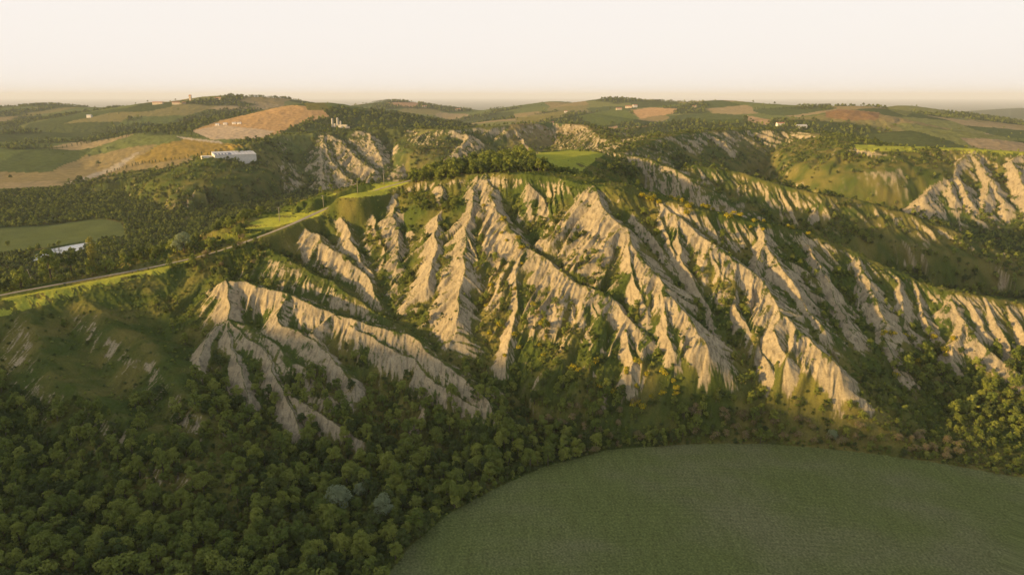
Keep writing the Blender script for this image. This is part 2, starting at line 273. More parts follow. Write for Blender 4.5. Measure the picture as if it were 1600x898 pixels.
def height(x, y):
    """-> ground height, drop below the crest, clay share"""
    x = x.astype(np.float32); y = y.astype(np.float32)
    D = np.hypot(x, y); far = sstep(900, 2500, D)
    wx = x + (noise(x / 26, y / 26, 21) * 2.2 + noise(x / 9, y / 9, 22) * 1.1) * (1 + 4 * far)
    wy = y + (noise(x / 26, y / 26, 23) * 2.2 + noise(x / 9, y / 9, 24) * 1.1) * (1 + 4 * far)
    h = base_height(x, y); q = np.full(h.shape, 60, np.float32); hs = np.full(h.shape, -99, np.float32); cl = np.zeros_like(h)
    for r in RIDGES:
        R = r['R']; rc = r['reach']
        idx = np.nonzero((x > R[:, 0].min() - rc) & (x < R[:, 0].max() + rc) & (y > R[:, 1].min() - rc) & (y < R[:, 1].max() + rc))[0]
        if len(idx) == 0: continue
        X = wx[idx]; Y = wy[idx]
        # cull: only where the ridge could stand above the ground
        st = max(1, len(R) // 12)
        dd = np.full(X.shape, 1e9, np.float32)
        for p in list(R[::st]) + [R[-1]]: dd = np.minimum(dd, (X - p[0]) ** 2 + (Y - p[1]) ** 2)
        seglen = (r['s'][1] - r['s'][0]) * st * .6
        keep = np.sqrt(dd) < rc + seglen
        idx = idx[keep]; X = X[keep]; Y = Y[keep]
        if len(idx) == 0: continue
        d, s, zc, side = polyline_dist(R, r['s'], X, Y, .85 * min(r['kf'], r['kb']) if r['far'] or r['reach'] > 150 else .75 * (r['kf'] + r['kb']) / 2)
        # front = the side turned to the camera
        mid = R[len(R) // 2]; dx, dy = R[-1][0] - R[0][0], R[-1][1] - R[0][1]
        camside = -(dx * mid[1]) + dy * mid[0]
        front = (side * camside) > 0
        fs = np.clip(side * math.copysign(1, camside), -1, 1)          # 1 straight towards the viewer's side, -1 behind
        w = np.where(fs > 0, r['wf'], r['wb']) * np.abs(fs); k = r['kb'] + (r['kf'] - r['kb']) * (.5 + .5 * fs)
        de = np.maximum(d - w, 0)
        if r['rnd']: de = np.sqrt(de * de + r['rnd'] ** 2) - r['rnd']
        L = r['L']
        drop = k * de / (1 + de / (2.2 * L)) + .012 * np.minimum(d, w)
        if r['ribs'] > 0:
            o = r['id'] * 13.7 + np.where(front, 0, 5.3); ch = np.hypot(dx, dy) + 1e-6; sk = ((X - R[0][0]) * dx + (Y - R[0][1]) * dy) / ch - r['gk'] * de
            a1 = (1 - 2.4 * np.abs(noise(sk / 15., o + de / 90., 31))); a2 = (1 - 2.4 * np.abs(noise(sk / 6., o + de / 34., 32)))
            a3 = (1 - 2.2 * np.abs(noise(sk / 2.4, o + de / 16., 33)))
            a0 = (1 - 2.3 * np.abs(noise(sk / 31., o + 3.7 + de / 160., 34)))
            rb = a0 * 2.8 * np.minimum(de / 26, 1) * (0 if r['far'] else 1) + a1 * 2.3 * np.minimum(de / 16, 1) + a2 * 1.05 * np.minimum(de / 7, 1) + a3 * .48 * np.minimum(de / 3, 1)
            rb = rb * r['ribs'] * (1 - sstep(45, 90, de)) - .8 * np.minimum(de / 10, 1) * r['ribs']
            drop = drop - rb
        c = zc - drop
        fade = sstep(rc * (.45 if rc < 220 else .3), rc, d); c = c - fade * (110 if rc < 220 else 260)
        h0 = h[idx]; sm = r['sm']
        e = np.clip(.5 + .5 * (c - h0) / sm, 0, 1)
        hn = h0 + (c - h0) * e + sm * e * (1 - e)
        win = c > h0
        hs[idx] = np.where(win, h0, np.maximum(hs[idx], c))
        h[idx] = hn
        q[idx] = np.where(win, np.maximum(drop, 0), q[idx])
        cl[idx] = np.where(win, r['clay'] * np.where(front | (r['clay'] > 1.0), 1, .6), cl[idx])
    m = np.nonzero((D < 520) & (y > 80))[0]
    if len(m):
        P = np.array(FIELDW[:12], np.float32); P3 = np.c_[P, P[:, 0] * 0].astype(np.float32)
        d = polyline_dist(P3, np.arange(12, dtype=np.float32), x[m], y[m])[0]; ins = inpoly(x[m], y[m], FIELDW)
        f = np.where(ins, 1 - 0 * d, 1 - sstep(0, 26, d)); b = base_height(x[m], y[m]); h[m] = h[m] * (1 - f) + b * f; cl[m] = cl[m] * (1 - f)
    cl = cl * (1 - .92 * (1 - sstep(.5, 7.5, h - hs)) * sstep(4, 13, q))
    # bed of the road and of the pond
    m = np.nonzero((x > ROAD[:, 0].min() - 30) & (x < ROAD[:, 0].max() + 30) & (y > ROAD[:, 1].min() - 30) & (y < ROAD[:, 1].max() + 30))[0]
    if len(m):
        d, s, zc, _ = polyline_dist(ROAD[::3].astype(np.float32), rss[::3].astype(np.float32), x[m], y[m])
        f = 1 - sstep(2.6, 11, d); h[m] = h[m] * (1 - f) + (zc - .12) * f; q[m] = np.where(d < 12, 0, q[m]); cl[m] = cl[m] * (1 - f)
    P = np.array(POND); cx, cy = P.mean(0)
    m = np.nonzero((np.abs(x - cx) < 130) & (np.abs(y - cy) < 130))[0]
    if len(m):
        ins = inpoly(x[m], y[m], POND); P3 = np.c_[P, P[:, 0] * 0]; P3 = np.r_[P3, P3[:1]].astype(np.float32)
        d = polyline_dist(P3, np.arange(len(P3), dtype=np.float32), x[m], y[m])[0]; f = 1 - sstep(0, 70, d)
        h[m] = np.where(ins, np.maximum(3.2 - d * .3, 1.0), h[m] * (1 - f) + 3.6 * f)
    return h, q, cl

# ------------------------------------------------------------------ land cover
MEADOWS = [  # (outline in the photograph, min distance, max distance)
    ([(318, 378), (400, 345), (520, 303), (600, 283), (640, 285), (590, 310), (530, 330), (440, 352), (380, 372)], 430, 640),
    ([(-50, 470), (0, 455), (200, 425), (300, 405), (300, 418), (230, 432), (150, 450), (80, 474), (0, 495), (-50, 500)], 380, 520),
    ([(-50, 322), (90, 328), (190, 348), (200, 372), (90, 383), (0, 400), (-50, 402)], 650, 1100),
    ([(835, 240), (905, 233), (945, 240), (915, 262), (900, 280), (870, 270), (845, 262)], 560, 880),
    ([(1335, 226), (1450, 228), (1600, 236), (1750, 242), (1750, 250), (1600, 243), (1450, 238), (1340, 236)], 1050, 1700)]
FIELDS_FAR = [  # outline, colour, distance range
    ([(300, 205), (345, 188), (400, 176), (450, 164), (500, 168), (515, 182), (470, 192), (430, 210), (400, 216), (330, 218)], (.42, .27, .12), 1350, 2600),
    ([(205, 252), (250, 226), (300, 216), (340, 222), (385, 228), (330, 245), (300, 245), (240, 256)], (.26, .19, .05), 1250, 2600),
    ([(475, 160), (505, 157), (515, 172), (480, 172)], (.16, .15, .04), 1500, 3000),
    ([(985, 172), (1015, 168), (1060, 170), (1050, 178), (1000, 185)], (.42, .27, .13), 1500, 5000),
    ([(900, 182), (970, 168), (1000, 185), (980, 192), (930, 198)], (.11, .14, .035), 1500, 5000),
    ([(800, 185), (880, 173), (890, 180), (830, 193)], (.20, .18, .055), 1500, 5000),
    ([(1290, 175), (1310, 170), (1375, 176), (1372, 188), (1330, 188), (1290, 184)], (.24, .15, .07), 1500, 5000),
    ([(605, 160), (655, 160), (650, 168), (620, 166)], (.38, .24, .13), 3000, 6000),
    ([(1380, 168), (1412, 162), (1432, 172), (1415, 182)], (.15, .16, .05), 1800, 5000),
    ([(1080, 185), (1100, 176), (1160, 180), (1165, 192), (1110, 194)], (.085, .11, .03), 1500, 5000),
    ([(1165, 180), (1205, 188), (1200, 196), (1170, 190)], (.36, .25, .13), 1500, 5000),
    ([(1500, 215), (1560, 218), (1660, 232), (1600, 240), (1520, 230)], (.30, .23, .13), 1300, 3000),
    ([(275, 213), (345, 221), (350, 225), (285, 217)], (.40, .34, .24), 1250, 2600),
    ([(214, 237), (218, 239), (182, 266), (112, 288), (104, 286), (172, 262)], (.36, .31, .22), 1000, 2600),
    ([(300, 205), (345, 195), (430, 205), (410, 216), (330, 218)], (.44, .34, .22), 1300, 2600),
    ([(940, 200), (965, 197), (965, 206), (945, 208)], (.40, .26, .14), 1500, 4000)]
def landuse(x, y, z, q, cl, nz, nx):
    D = np.hypot(x, y); px, py, _ = project(x, y, z)
    n1 = fbm(x, y, 22., 3, 41); n2 = fbm(x, y, 5., 3, 42); n3 = fbm(x, y, 120., 2, 43)
    slope = np.sqrt(np.maximum(1 - nz * nz, 0)) / np.maximum(nz, .1)
    # bare clay on steep ground close under the crests
    qa = np.where(D < 650, 5 + 12 * sstep(8, 62, z), 14)
    c = cl * (1.15 - sstep(1, 2.8, (q + n1 * 8) / qa) * .95) * sstep(.42, .80, slope + n2 * .12) + n1 * np.where(D > 680, .40, .65) + n2 * np.where(D > 680, .25, .55) - nx * .70 - .46 + .12 * (D > 650) - .5 * (1 - sstep(1, 5, q)) * (cl < 1) + noise(x / .9, y / 1.6, 47) * .34 * (D < 650)
    c = c * (cl > .02)
    low = sstep(0, 15, z + n1 * 7)
    lowmask = np.where(D < 650, low, 1)
    c = c * (.15 + .85 * lowmask)
    clay = sstep(.40, .68, c)
    col = np.zeros(x.shape + (3,), np.float32)
    dry = sstep(-.35, .5, n1 + n3 * .6)[..., None]; g1 = np.array([.072, .098, .022]); g2 = np.array([.168, .152, .042])
    col[:] = g1 * (1 - dry) + g2 * dry
    soil = sstep(.2, .7, n2)[..., None] * .5 * np.minimum(cl, 1)[..., None]
    col = col * (1 - soil) + np.array([.19, .16, .10]) * soil
    cc = np.array([.355, .298, .188]) * (1 + .20 * n2 + .20 * n1 + .16 * noise(z / 2.6 + n2, x / 60., 48))[..., None]
    streak = sstep(.15, .5, noise(x / 1.3, y / 4., 44) + .5 * n2)[..., None]
    cc = cc * (1 - .35 * streak)
    col = col * (1 - clay[..., None]) + cc * clay[..., None]
    kind = np.zeros(x.shape, np.int8)
    # patchwork beyond
    fm = sstep(1150, 1500, D) * (q > 45) if False else sstep(1250, 1500, D)
    cs = 190.; wx = x + fbm(x, y, 300., 2, 51) * 70; wy = y + fbm(x, y, 300., 2, 52) * 70
    ix = np.floor(wx / cs); iy = np.floor(wy / (cs * 1.3) + .5 * (ix % 2)); hh = hash2(ix, iy, 77) / 65535.
    pal = np.array([[.135, .16, .05], [.08, .105, .035], [.20, .18, .07], [.11, .14, .045], [.25, .20, .09], [.17, .18, .06], [.07, .09, .03], [.29, .23, .12]])
    pc = pal[np.minimum((hh * 8).astype(int), 7)]
    wood = sstep(.0, .12, fbm(x, y, 420., 3, 53) - .05)[..., None]; pc = pc * (1 - wood) + np.array([.06, .08, .026]) * wood
    fmm = (fm * (1 - clay))[..., None]; col = col * (1 - fmm) + pc * fmm
    woodm = fm * wood[..., 0]
    plain = sstep(6500, 8500, D)[..., None]; col = col * (1 - plain) + (np.array([.10, .11, .05]) + .05 * hh[..., None]) * plain
    for poly, cf, d0_, d1_ in FIELDS_FAR:
        m = (D > d0_) & (D < d1_) & inpoly(px + n1 * 2.5, py + n1 * .8, poly)
        col[m] = np.array(cf) * (1 + .12 * n2[m] + .1 * n3[m])[:, None]; kind[m] = 3; woodm[m] = 0
    for poly, d0_, d1_ in MEADOWS:
        m = (D > d0_) & (D < d1_) & (slope < .6) & inpoly(px + n1 * 2, py + n1 * 1, poly)
        col[m] = (np.array([.33, .34, .05]) if d1_ != 1100 else np.array([.12, .145, .048])) * (1 + .18 * n1[m] + .12 * n2[m])[:, None]; kind[m] = 1; clay[m] = 0
    m = (D < 420) & inpoly(x, y, FIELDW)
    tl = sstep(-.25, .5, fbm(x[m] + y[m] * .4, y[m] * 1.6, 60., 4, 61))[:, None]
    rows = .07 * np.sin((y[m] + .0011 * (x[m] - 60) ** 2) * 2.1 + noise(x[m] / 30., y[m] / 30., 66)) * sstep(-.4, .4, noise(x[m] / 50., y[m] / 16., 65))
    fc = (np.array([.142, .146, .066]) * tl + np.array([.114, .134, .042]) * (1 - tl)) * 1.2 * (1 + rows + .42 * noise(x[m] / .9, y[m] / .9, 62) + .10 * noise(x[m] / 3., y[m] / 14., 63))[:, None]
    col[m] = fc; kind[m] = 2; clay[m] = 0
    return np.clip(col, 0.01, .9), kind, clay, woodm, slope, px, py, D
# ------------------------------------------------------------------ the ground mesh: rings round the camera, finest in view
def build_ground():
    def prog(a, b, r): n = max(2, int(math.log(b / a) / r * Q)); return list(a * (b / a) ** (np.arange(n) / n))
    rad = prog(8, 150, .06) + prog(150, 700, .0016) + prog(700, 1500, .0028) + prog(1500, 5000, .006) + prog(5000, 90000, .04) + [90000]
    rad = np.array(rad)
    fine = np.radians(39); nf = int(1250 * Q); th = np.linspace(-fine, fine, nf, endpoint=False); rest = np.linspace(fine, 2 * np.pi - fine, 180, endpoint=False)
    th = np.r_[th, rest]; nr, nth = len(rad), len(th)
    TH, RR = np.meshgrid(th, rad); x = (RR * np.sin(TH)).ravel(); y = (RR * np.cos(TH)).ravel()
    h = np.empty(x.shape, np.float32); q = h.copy(); cl = h.copy(); CH = 400000
    for i in range(0, len(x), CH): h[i:i + CH], q[i:i + CH], cl[i:i + CH] = height(x[i:i + CH], y[i:i + CH])
    X = x.reshape(nr, nth); Y = y.reshape(nr, nth); Z = h.reshape(nr, nth)
    def normals(Z):
        dTx = np.roll(X, -1, 1) - np.roll(X, 1, 1); dTy = np.roll(Y, -1, 1) - np.roll(Y, 1, 1); dTz = np.roll(Z, -1, 1) - np.roll(Z, 1, 1)
        dRx = np.gradient(X, axis=0); dRy = np.gradient(Y, axis=0); dRz = np.gradient(Z, axis=0)
        n = np.stack([dTy * dRz - dTz * dRy, dTz * dRx - dTx * dRz, dTx * dRy - dTy * dRx], -1)
        n /= np.linalg.norm(n, axis=-1, keepdims=True) + 1e-9
        return n * np.sign(n[..., 2:3] + 1e-9)
    n = normals(Z).reshape(-1, 3)
    col, kind, clay, wood, slope, px, py, D = landuse(x, y, h, q, cl, n[:, 2], n[:, 0])
    # rough sward, crop rows and crumbly clay as real relief
    near = 1 - sstep(800, 1300, D)
    rough = (noise(x / 1.1, y / 1.1, 71) * .28 + noise(x / 2.7, y / 2.7, 72) * .45) * near
    z = h + np.where(kind == 2, noise(x / .8, y / .8, 73) * .26 + noise(x / 1.7, y / 1.7, 76) * .10 + noise((x * .34 + y * .94) / 1.3, (y * .34 - x * .94) / 30., 74) * .06,
             np.where(kind == 1, rough * .2, rough * (1 - clay) + noise(x / 1.7, y / 1.7, 75) * .22 * clay * near))
    z = np.where(np.isin(kind, [3]), h, z)
    dist_road = polyline_dist(ROAD[::3].astype(np.float32), rss[::3].astype(np.float32), x[D < 800].astype(np.float32), y[D < 800].astype(np.float32))[0]
    zz = z[D < 800]; hh = h[D < 800]; z[D < 800] = np.where(dist_road < 3.2, hh, zz)
    V = np.stack([x, y, z], 1).astype(np.float32)
    i = np.arange(nr - 1)[:, None] * nth; j = np.arange(nth)[None]; j2 = (j + 1) % nth
    Fq = np.stack([i + j, i + j2, i + nth + j2, i + nth + j], -1).reshape(-1, 4)[:, ::-1]
    kf = kind[Fq[:, 0]]
    zone = np.where(kf == 2, 1, np.where(kf == 1, 2, 0)); Df = D[Fq[:, 0]]; zone = np.where((zone == 0) & (Df > 1250), 3, zone); zone = np.where((zone == 3) & (Df > 7500), 4, zone)
    for zi, nm in enumerate(['badland_hillside', 'crop_field', 'meadow', 'distant_hills', 'plain']):
        f = Fq[zone == zi]; used, inv = np.unique(f, return_inverse=True); f = inv.reshape(-1, 4)
        me = bpy.data.meshes.new(nm); me.vertices.add(len(used)); me.vertices.foreach_set('co', V[used].ravel())
        me.loops.add(f.size); me.loops.foreach_set('vertex_index', f.ravel().astype(np.int32))
        me.polygons.add(len(f)); me.polygons.foreach_set('loop_start', (np.arange(len(f)) * 4).astype(np.int32)); me.polygons.foreach_set('loop_total', np.full(len(f), 4, np.int32))
        me.polygons.foreach_set('use_smooth', np.ones(len(f), bool))
        a = me.color_attributes.new('soil', 'FLOAT_COLOR', 'POINT'); a.data.foreach_set('color', np.c_[col[used], np.ones(len(used))].astype(np.float32).ravel())
        me.update(); me.validate(); me.materials.append(ground_mat(nm))
        o = bpy.data.objects.new(nm, me); C.objects.link(o); tag(o, kind='structure')
# ------------------------------------------------------------------ materials
MATS = {}
def newmat(nm):
    m = bpy.data.materials.new(nm); m.use_nodes = True; MATS[nm] = m
    return m, m.node_tree, m.node_tree.nodes['Principled BSDF']
def ground_mat(nm):
    m, t, b = newmat(nm); N = t.nodes; Lk = t.links
    at = N.new('ShaderNodeVertexColor'); at.layer_name = 'soil'
    geo = N.new('ShaderNodeTexCoord'); ns = N.new('ShaderNodeTexNoise'); ns.inputs['Scale'].default_value = {'crop_field': 1.6, 'meadow': .9}.get(nm, 1.1 if nm == 'badland_hillside' else .08)
    ns.inputs['Detail'].default_value = 5; ns.inputs['Roughness'].default_value = .7
    Lk.new(geo.outputs['Object'], ns.inputs['Vector'])
    mr = N.new('ShaderNodeMapRange'); mr.inputs[1].default_value = .3; mr.inputs[2].default_value = .7; mr.inputs[3].default_value = .72; mr.inputs[4].default_value = 1.25
    Lk.new(ns.outputs['Fac'], mr.inputs[0])
    mu = N.new('ShaderNodeVectorMath'); mu.operation = 'SCALE'; Lk.new(at.outputs[0], mu.inputs[0]); Lk.new(mr.outputs[0], mu.inputs['Scale'])
    Lk.new(mu.outputs[0], b.inputs['Base Color'])
    bp = N.new('ShaderNodeBump'); bp.inputs['Strength'].default_value = .5; bp.inputs['Distance'].default_value = .35 if nm != 'distant_hills' else 4
    Lk.new(ns.outputs['Fac'], bp.inputs['Height']); Lk.new(bp.outputs[0], b.inputs['Normal'])
    b.inputs['Roughness'].default_value = 1; b.inputs['Specular IOR Level'].default_value = 0
    return m
def flat_mat(nm, c, rough=.8, var=.25, scale=2., spec=.2):
    m, t, b = newmat(nm); N = t.nodes; Lk = t.links
    ns = N.new('ShaderNodeTexNoise'); ns.inputs['Scale'].default_value = scale; ns.inputs['Detail'].default_value = 4
    g = N.new('ShaderNodeTexCoord'); Lk.new(g.outputs['Object'], ns.inputs['Vector'])
    mr = N.new('ShaderNodeMapRange'); mr.inputs[1].default_value = .3; mr.inputs[2].default_value = .7; mr.inputs[3].default_value = 1 - var; mr.inputs[4].default_value = 1 + var
    Lk.new(ns.outputs['Fac'], mr.inputs[0]); mu = N.new('ShaderNodeVectorMath'); mu.operation = 'SCALE'; mu.inputs[0].default_value = c
    Lk.new(mr.outputs[0], mu.inputs['Scale']); Lk.new(mu.outputs[0], b.inputs['Base Color'])
    b.inputs['Roughness'].default_value = rough; b.inputs['Specular IOR Level'].default_value = spec
    return m
def leaf_mat(nm, c1, c2, trans=.25):
    m, t, b = newmat(nm); N = t.nodes; Lk = t.links
    oi = N.new('ShaderNodeObjectInfo'); cr = N.new('ShaderNodeMix'); cr.data_type = 'RGBA'; cr.inputs[6].default_value = c1 + (1,); cr.inputs[7].default_value = c2 + (1,)
    g = N.new('ShaderNodeTexCoord'); ns = N.new('ShaderNodeTexNoise'); ns.inputs['Scale'].default_value = 1.3; Lk.new(g.outputs['Object'], ns.inputs['Vector'])
    ad = N.new('ShaderNodeMath'); ad.operation = 'MULTIPLY_ADD'; ad.inputs[1].default_value = .7; Lk.new(oi.outputs['Random'], ad.inputs[0])
    m2 = N.new('ShaderNodeMath'); m2.operation = 'MULTIPLY'; m2.inputs[1].default_value = .45; Lk.new(ns.outputs['Fac'], m2.inputs[0]); Lk.new(m2.outputs[0], ad.inputs[2])
    Lk.new(ad.outputs[0], cr.inputs[0]); Lk.new(cr.outputs[2], b.inputs['Base Color'])
    b.inputs['Roughness'].default_value = .9; b.inputs['Specular IOR Level'].default_value = .08
    tr = N.new('ShaderNodeBsdfTranslucent'); Lk.new(cr.outputs[2], tr.inputs[0]); ms = N.new('ShaderNodeMixShader'); ms.inputs[0].default_value = trans
    out = N['Material Output']; Lk.new(b.outputs[0], ms.inputs[1]); Lk.new(tr.outputs[0], ms.inputs[2]); Lk.new(ms.outputs[0], out.inputs[0])
    return m
build_ground()
L_GREEN = leaf_mat('leaf_green', (.085, .135, .028), (.28, .31, .06))
L_DARK = leaf_mat('leaf_dark', (.055, .085, .024), (.12, .15, .04))
L_PALE = leaf_mat('leaf_silver_green', (.22, .27, .14), (.28, .33, .18))
L_PINK = leaf_mat('leaf_dry_pink', (.25, .20, .10), (.32, .24, .135))
L_YEL = leaf_mat('broom_blossom', (.42, .33, .015), (.60, .45, .02), .2)
L_POP = leaf_mat('leaf_poplar', (.26, .26, .06), (.32, .30, .07))
BARK = flat_mat('bark', (.12, .10, .075), .9, .3, 3, .05)
# ------------------------------------------------------------------ plants
class MB:
    def __init__(s): s.v = []; s.f = []; s.m = []; s.n = 0
    def add(s, v, f, mi=0):
        v = np.asarray(v, float).reshape(-1, 3); s.v.append(v); s.f += [tuple(i + s.n for i in q) for q in f]; s.m += [mi] * len(f); s.n += len(v)
    def tube(s, pts, rad, n=6, mi=0):
        pts = [Vector(p) for p in pts]; rings = []
        for i, p in enumerate(pts):
            d = (pts[min(i + 1, len(pts) - 1)] - pts[max(i - 1, 0)]).normalized(); a = d.orthogonal().normalized() if i == 0 else (a - d * a.dot(d)).normalized(); b = d.cross(a)
            rings.append([tuple(p + (a * math.cos(t) + b * math.sin(t)) * rad[i]) for t in [2 * math.pi * k / n for k in range(n)]])
        f = [(i * n + k, i * n + (k + 1) % n, (i + 1) * n + (k + 1) % n, (i + 1) * n + k) for i in range(len(pts) - 1) for k in range(n)]
        f += [tuple(range(n))[::-1], tuple(range((len(pts) - 1) * n, len(pts) * n))]
        s.add([q for r in rings for q in r], f, mi)
    def box(s, c, d, mi=0, rz=0):
        cx, cy, cz = c; ca, sa = math.cos(rz), math.sin(rz); v = []
        for z in (-1, 1):
            for (i, j) in ((-1, -1), (1, -1), (1, 1), (-1, 1)):
                a, b = i * d[0] / 2, j * d[1] / 2; v.append((cx + a * ca - b * sa, cy + a * sa + b * ca, cz + z * d[2] / 2))
        s.add(v, [(3, 2, 1, 0), (4, 5, 6, 7), (0, 1, 5, 4), (1, 2, 6, 5), (2, 3, 7, 6), (3, 0, 4, 7)], mi)
    def leaves(s, rng, centres, radii, n, size, mi=0, mi2=None, frac2=0, up=.35):
        cs = np.array(centres); rr = np.array(radii); w = rr ** 2; pk = rng.choice(len(cs), n, p=w / w.sum())
        d = rng.normal(size=(n, 3)); d /= np.linalg.norm(d, axis=1, keepdims=True); d[:, 2] = np.where(d[:, 2] < -.35, -d[:, 2], d[:, 2])
        p = cs[pk] + d * rr[pk][:, None] * rng.uniform(.72, 1.08, (n, 1))
        nrm = d + rng.normal(scale=.45, size=(n, 3)) + np.array([0, 0, up]); nrm /= np.linalg.norm(nrm, axis=1, keepdims=True)
        a = np.cross(nrm, rng.normal(size=(n, 3))); a /= np.linalg.norm(a, axis=1, keepdims=True); b = np.cross(nrm, a)
        sz = size * rng.uniform(.6, 1.25, (n, 1)); a = a * sz * .5; b = b * sz * .36
        v = np.stack([p - a, p - b * 1.0, p + a, p + b * 1.0], 1).reshape(-1, 3)
        f = [(4 * i, 4 * i + 1, 4 * i + 2, 4 * i + 3) for i in range(n)]
        s.v.append(v); s.f += [tuple(i + s.n for i in q) for q in f]
        s.m += list(np.where(rng.random(n) < frac2, mi2, mi)) if mi2 is not None else [mi] * n; s.n += len(v)
    def mesh(s, nm, mats, smooth=False):
        me = bpy.data.meshes.new(nm); me.from_pydata(np.concatenate(s.v).tolist(), [], s.f)
        for m in mats: me.materials.append(m)
        me.polygons.foreach_set('material_index', np.array(s.m, np.int32))
        if smooth: me.polygons.foreach_set('use_smooth', np.ones(len(s.f), bool))
        me.update(); return me
    def build(s, nm, mats, parent=None, smooth=False):
        o = bpy.data.objects.new(nm, s.mesh(nm, mats if isinstance(mats, list) else [mats], smooth)); C.objects.link(o)
        if parent: o.parent = parent
        return o
def crown_spec(rng, H, Rr, ncl, tall=1.0, bottom=.25):
    cs, rs_ = [], []
    cs.append((0, 0, H * .58)); rs_.append(Rr * .62)
    for i in range(ncl):
        a = rng.uniform(0, 2 * np.pi); u = rng.uniform(0, 1); hh = H * (bottom + (1 - bottom) * u * .88)
        prof = math.sin(math.pi * min(1, .22 + .72 * u)) ** .7; r = Rr * prof * rng.uniform(.35, .85)
        cs.append((r * math.cos(a), r * math.sin(a), hh)); rs_.append(Rr * rng.uniform(.24, .42))
    return cs, rs_
def tree_protos(kind, seed):
    rng = np.random.default_rng(seed)
    if kind == 'broad': H, Rr, ncl, nl, ls, lm = rng.uniform(6.5, 9.5), rng.uniform(2.6, 3.6), 13, 1500, .55, L_GREEN
    if kind == 'dark': H, Rr, ncl, nl, ls, lm = rng.uniform(6.5, 9), rng.uniform(2.6, 3.4), 13, 1500, .55, L_DARK
    if kind == 'willow': H, Rr, ncl, nl, ls, lm = 9.0, 4.4, 22, 3200, .5, L_PALE
    if kind == 'poplar': H, Rr, ncl, nl, ls, lm = 17, 2.2, 26, 2600, .55, L_POP
    if kind == 'cypress': H, Rr, ncl, nl, ls, lm = 11, 1.2, 10, 260, .9, L_DARK
    cs, rs_ = crown_spec(rng, H, Rr, ncl, bottom=.22 if kind != 'poplar' else .1)
    if kind in ('poplar', 'cypress'): cs = [(x * .8, y * .8, z) for x, y, z in cs]; rs_ = [r * 1.5 for r in rs_]
    c = MB(); c.leaves(rng, cs, rs_, nl, ls); t = MB()
    t.tube([(0, 0, -.8), (0.05, 0, H * .25), (-.05, .08, H * .55), (0, 0, H * .8)], [.26, .2, .13, .05])
    for i in range(5):
        x, y, z = cs[1 + i]; t.tube([(0, 0, H * .28 + i * .25), (x * .5, y * .5, z * .8), (x * .9, y * .9, z)], [.1, .07, .03], 5)
    cm = c.mesh('crown', [lm]); tm = t.mesh('trunk', [BARK], True)
    j = MB(); j.leaves(rng, cs, rs_, max(200, nl // 3), ls * 1.6); j.tube([(0, 0, -.8), (0, 0, H * .7)], [.25, .1], 5, 1)
    return cm, tm, j.mesh('tree_form', [lm, BARK]), H
def shrub_mesh(seed, lm, lm2=None, frac=0, H=2.0, R_=1.6, n=260, ls=.42):
    rng = np.random.default_rng(seed); cs = []; rs_ = []
    for i in range(7):
        a = rng.uniform(0, 2 * np.pi); r = R_ * rng.uniform(0, .6); cs.append((r * math.cos(a), r * math.sin(a), H * rng.uniform(.25, .7))); rs_.append(R_ * rng.uniform(.3, .5))
    b = MB(); b.leaves(rng, cs, rs_, n, ls, 0, 1 if lm2 else None, frac)
    b.tube([(0, 0, -.4), (0, 0, H * .4)], [.08, .05], 5, 2 if lm2 else 1)
    return b.mesh('shrub_form', [lm] + ([lm2] if lm2 else []) + [BARK])
PB = [tree_protos('broad', 10 + i) for i in range(6)]; PD = [tree_protos('dark', 30 + i) for i in range(4)]
PW = tree_protos('willow', 50); PP = tree_protos('poplar', 60); PC = tree_protos('cypress', 70)
SH = [shrub_mesh(80 + i, L_GREEN if i % 2 else L_DARK) for i in range(4)]
